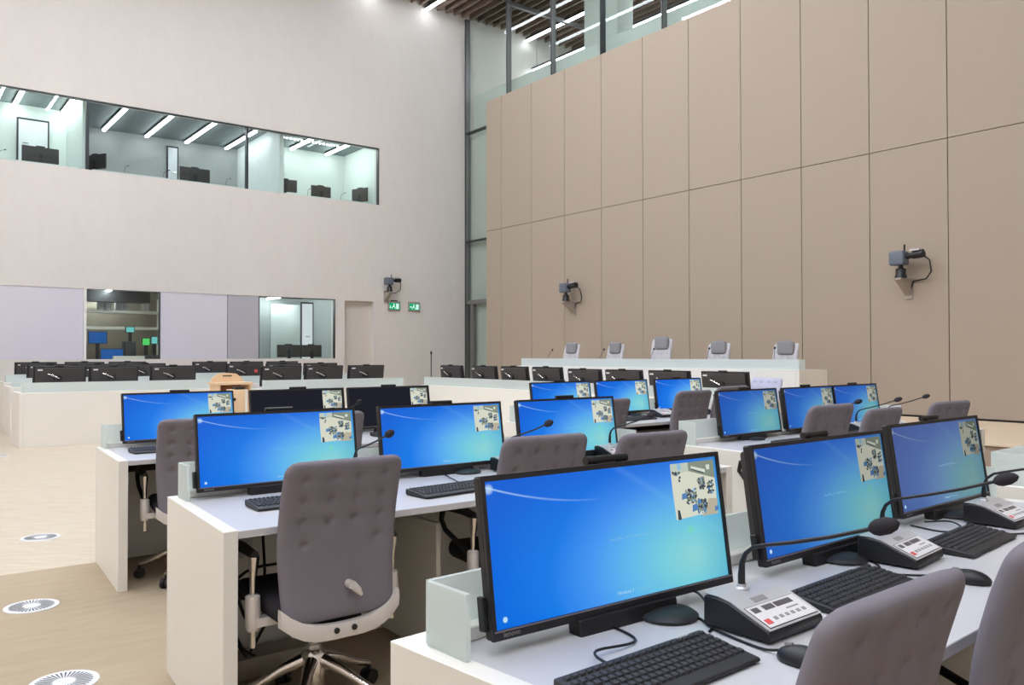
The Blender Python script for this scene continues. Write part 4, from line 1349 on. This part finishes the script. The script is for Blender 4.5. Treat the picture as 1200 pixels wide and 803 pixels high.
for k, (y, zt) in enumerate(jz):
    if k == 0:
        jc.location = (11.62, y, 0.39)
        jc.scale = (1.05, 1, (zt - 0.39) / 1.06)
    else:
        dup(jc, (11.62, y, 0.39), R(90 + (-4, 3, 0, -3)[k - 1]), 'pale judge chair with grey headrest, ' + NM[k] + ' from the left behind the judges bench', scale=(1.05, 1, (zt - 0.39) / 1.06))
# judges' microphones
for k, y in enumerate((12.71, 11.2, 9.93, 8.70, 7.44)):
    goose('gooseneck_mic', 'thin gooseneck microphone before the ' + NM[k] + ' judge chair from the left', (10.6, y, 1.158), R(-90), [(0, 0, 0.02), (-0.01, 0.02, 0.10), (-0.05, 0.10, 0.18), (-0.13, 0.22, 0.255), (-0.20, 0.33, 0.31)], 0.018, group='judges microphones', r=0.0045)
goose('gooseneck_mic', 'upright black microphone stand at the left end of the clerks bench', (8.66, 13.90, 0.795), 0, [(0, 0, 0.0), (0, 0, 0.3), (0, 0, 0.60)], 0.02, r=0.010)
goose('gooseneck_mic', 'tiny microphone on the third far left desk', (2.3, 18.98, 0.855), 0, [(0, 0, 0.0), (0, 0, 0.15), (0, 0, 0.30)], 0.02, r=0.006)

# ------------------------------------------------------------------ wooden lectern and equipment stand in the well
t = thing('lectern', 'pale wooden lectern with arched top and open shelves, behind the third row', 'lectern', (4.30, 12.45, 0))
for x in (-0.25, 0.22):
    B(x, x + 0.03, 0, 0.42, 0, 0.93).obj('side_panel', M['wood'], t)
B(-0.22, 0.22, 0.39, 0.42, 0.05, 0.93).obj('front_panel', M['wood_in'], t)
for z in (0.05, 0.52):
    B(-0.22, 0.22, 0.02, 0.39, z, z + 0.025).obj('shelf', M['wood'], t)
B(-0.27, 0.27, -0.02, 0.44, 0.93, 0.965).obj('top', M['wood'], t)
pr = [(-0.25, 0.965), (0.25, 0.965), (0.22, 1.03), (0.14, 1.09), (0.0, 1.105), (-0.14, 1.09), (-0.22, 1.03)]
mb = MB()
n = len(pr)
mb.raw([(a, 0.36, b) for a, b in pr] + [(a, 0.39, b) for a, b in pr], [tuple(range(n)), tuple(range(2 * n - 1, n - 1, -1))] + [(i, (i + 1) % n, n + (i + 1) % n, n + i) for i in range(n)])
ab = mb.obj('arched_back', M['wood'], t)
B(-0.07, 0.07, 0.352, 0.36, 1.05, 1.065).obj('handle_slot', M['under'], ab)
t = thing('equipment_stand', 'pale wooden stand with two round black knobs beside the lectern', 'stand', (3.97, 11.35, 0))
B(-0.09, 0.09, 0, 0.25, 0, 0.90).obj('body', M['wood'], t, bevel=0.006)
B(0.09, 0.125, 0, 0.25, 0, 0.90).obj('white_edge', M['white'], t)
for zz, r_ in ((0.55, 0.045), (0.77, 0.022)):
    MB().tube([(-0.02 - 0.05, -0.03, zz), (-0.07, 0.0, zz)], r_, 16).obj('knob', M['black'], t, smooth=40)
B(-0.03, 0.10, 0.05, 0.2, 0.90, 0.935).obj('device', M['black'], t)
tag(MB().box(3.86, 4.0, 14.28, 14.40, 0.815, 0.86).box(3.92, 3.98, 14.3, 14.38, 0.86, 0.90).obj('desk_device', M['black'], bevel=0.008), 'small black device on the glass edge left of the lectern', 'device').location = (0.75, 0, 0)
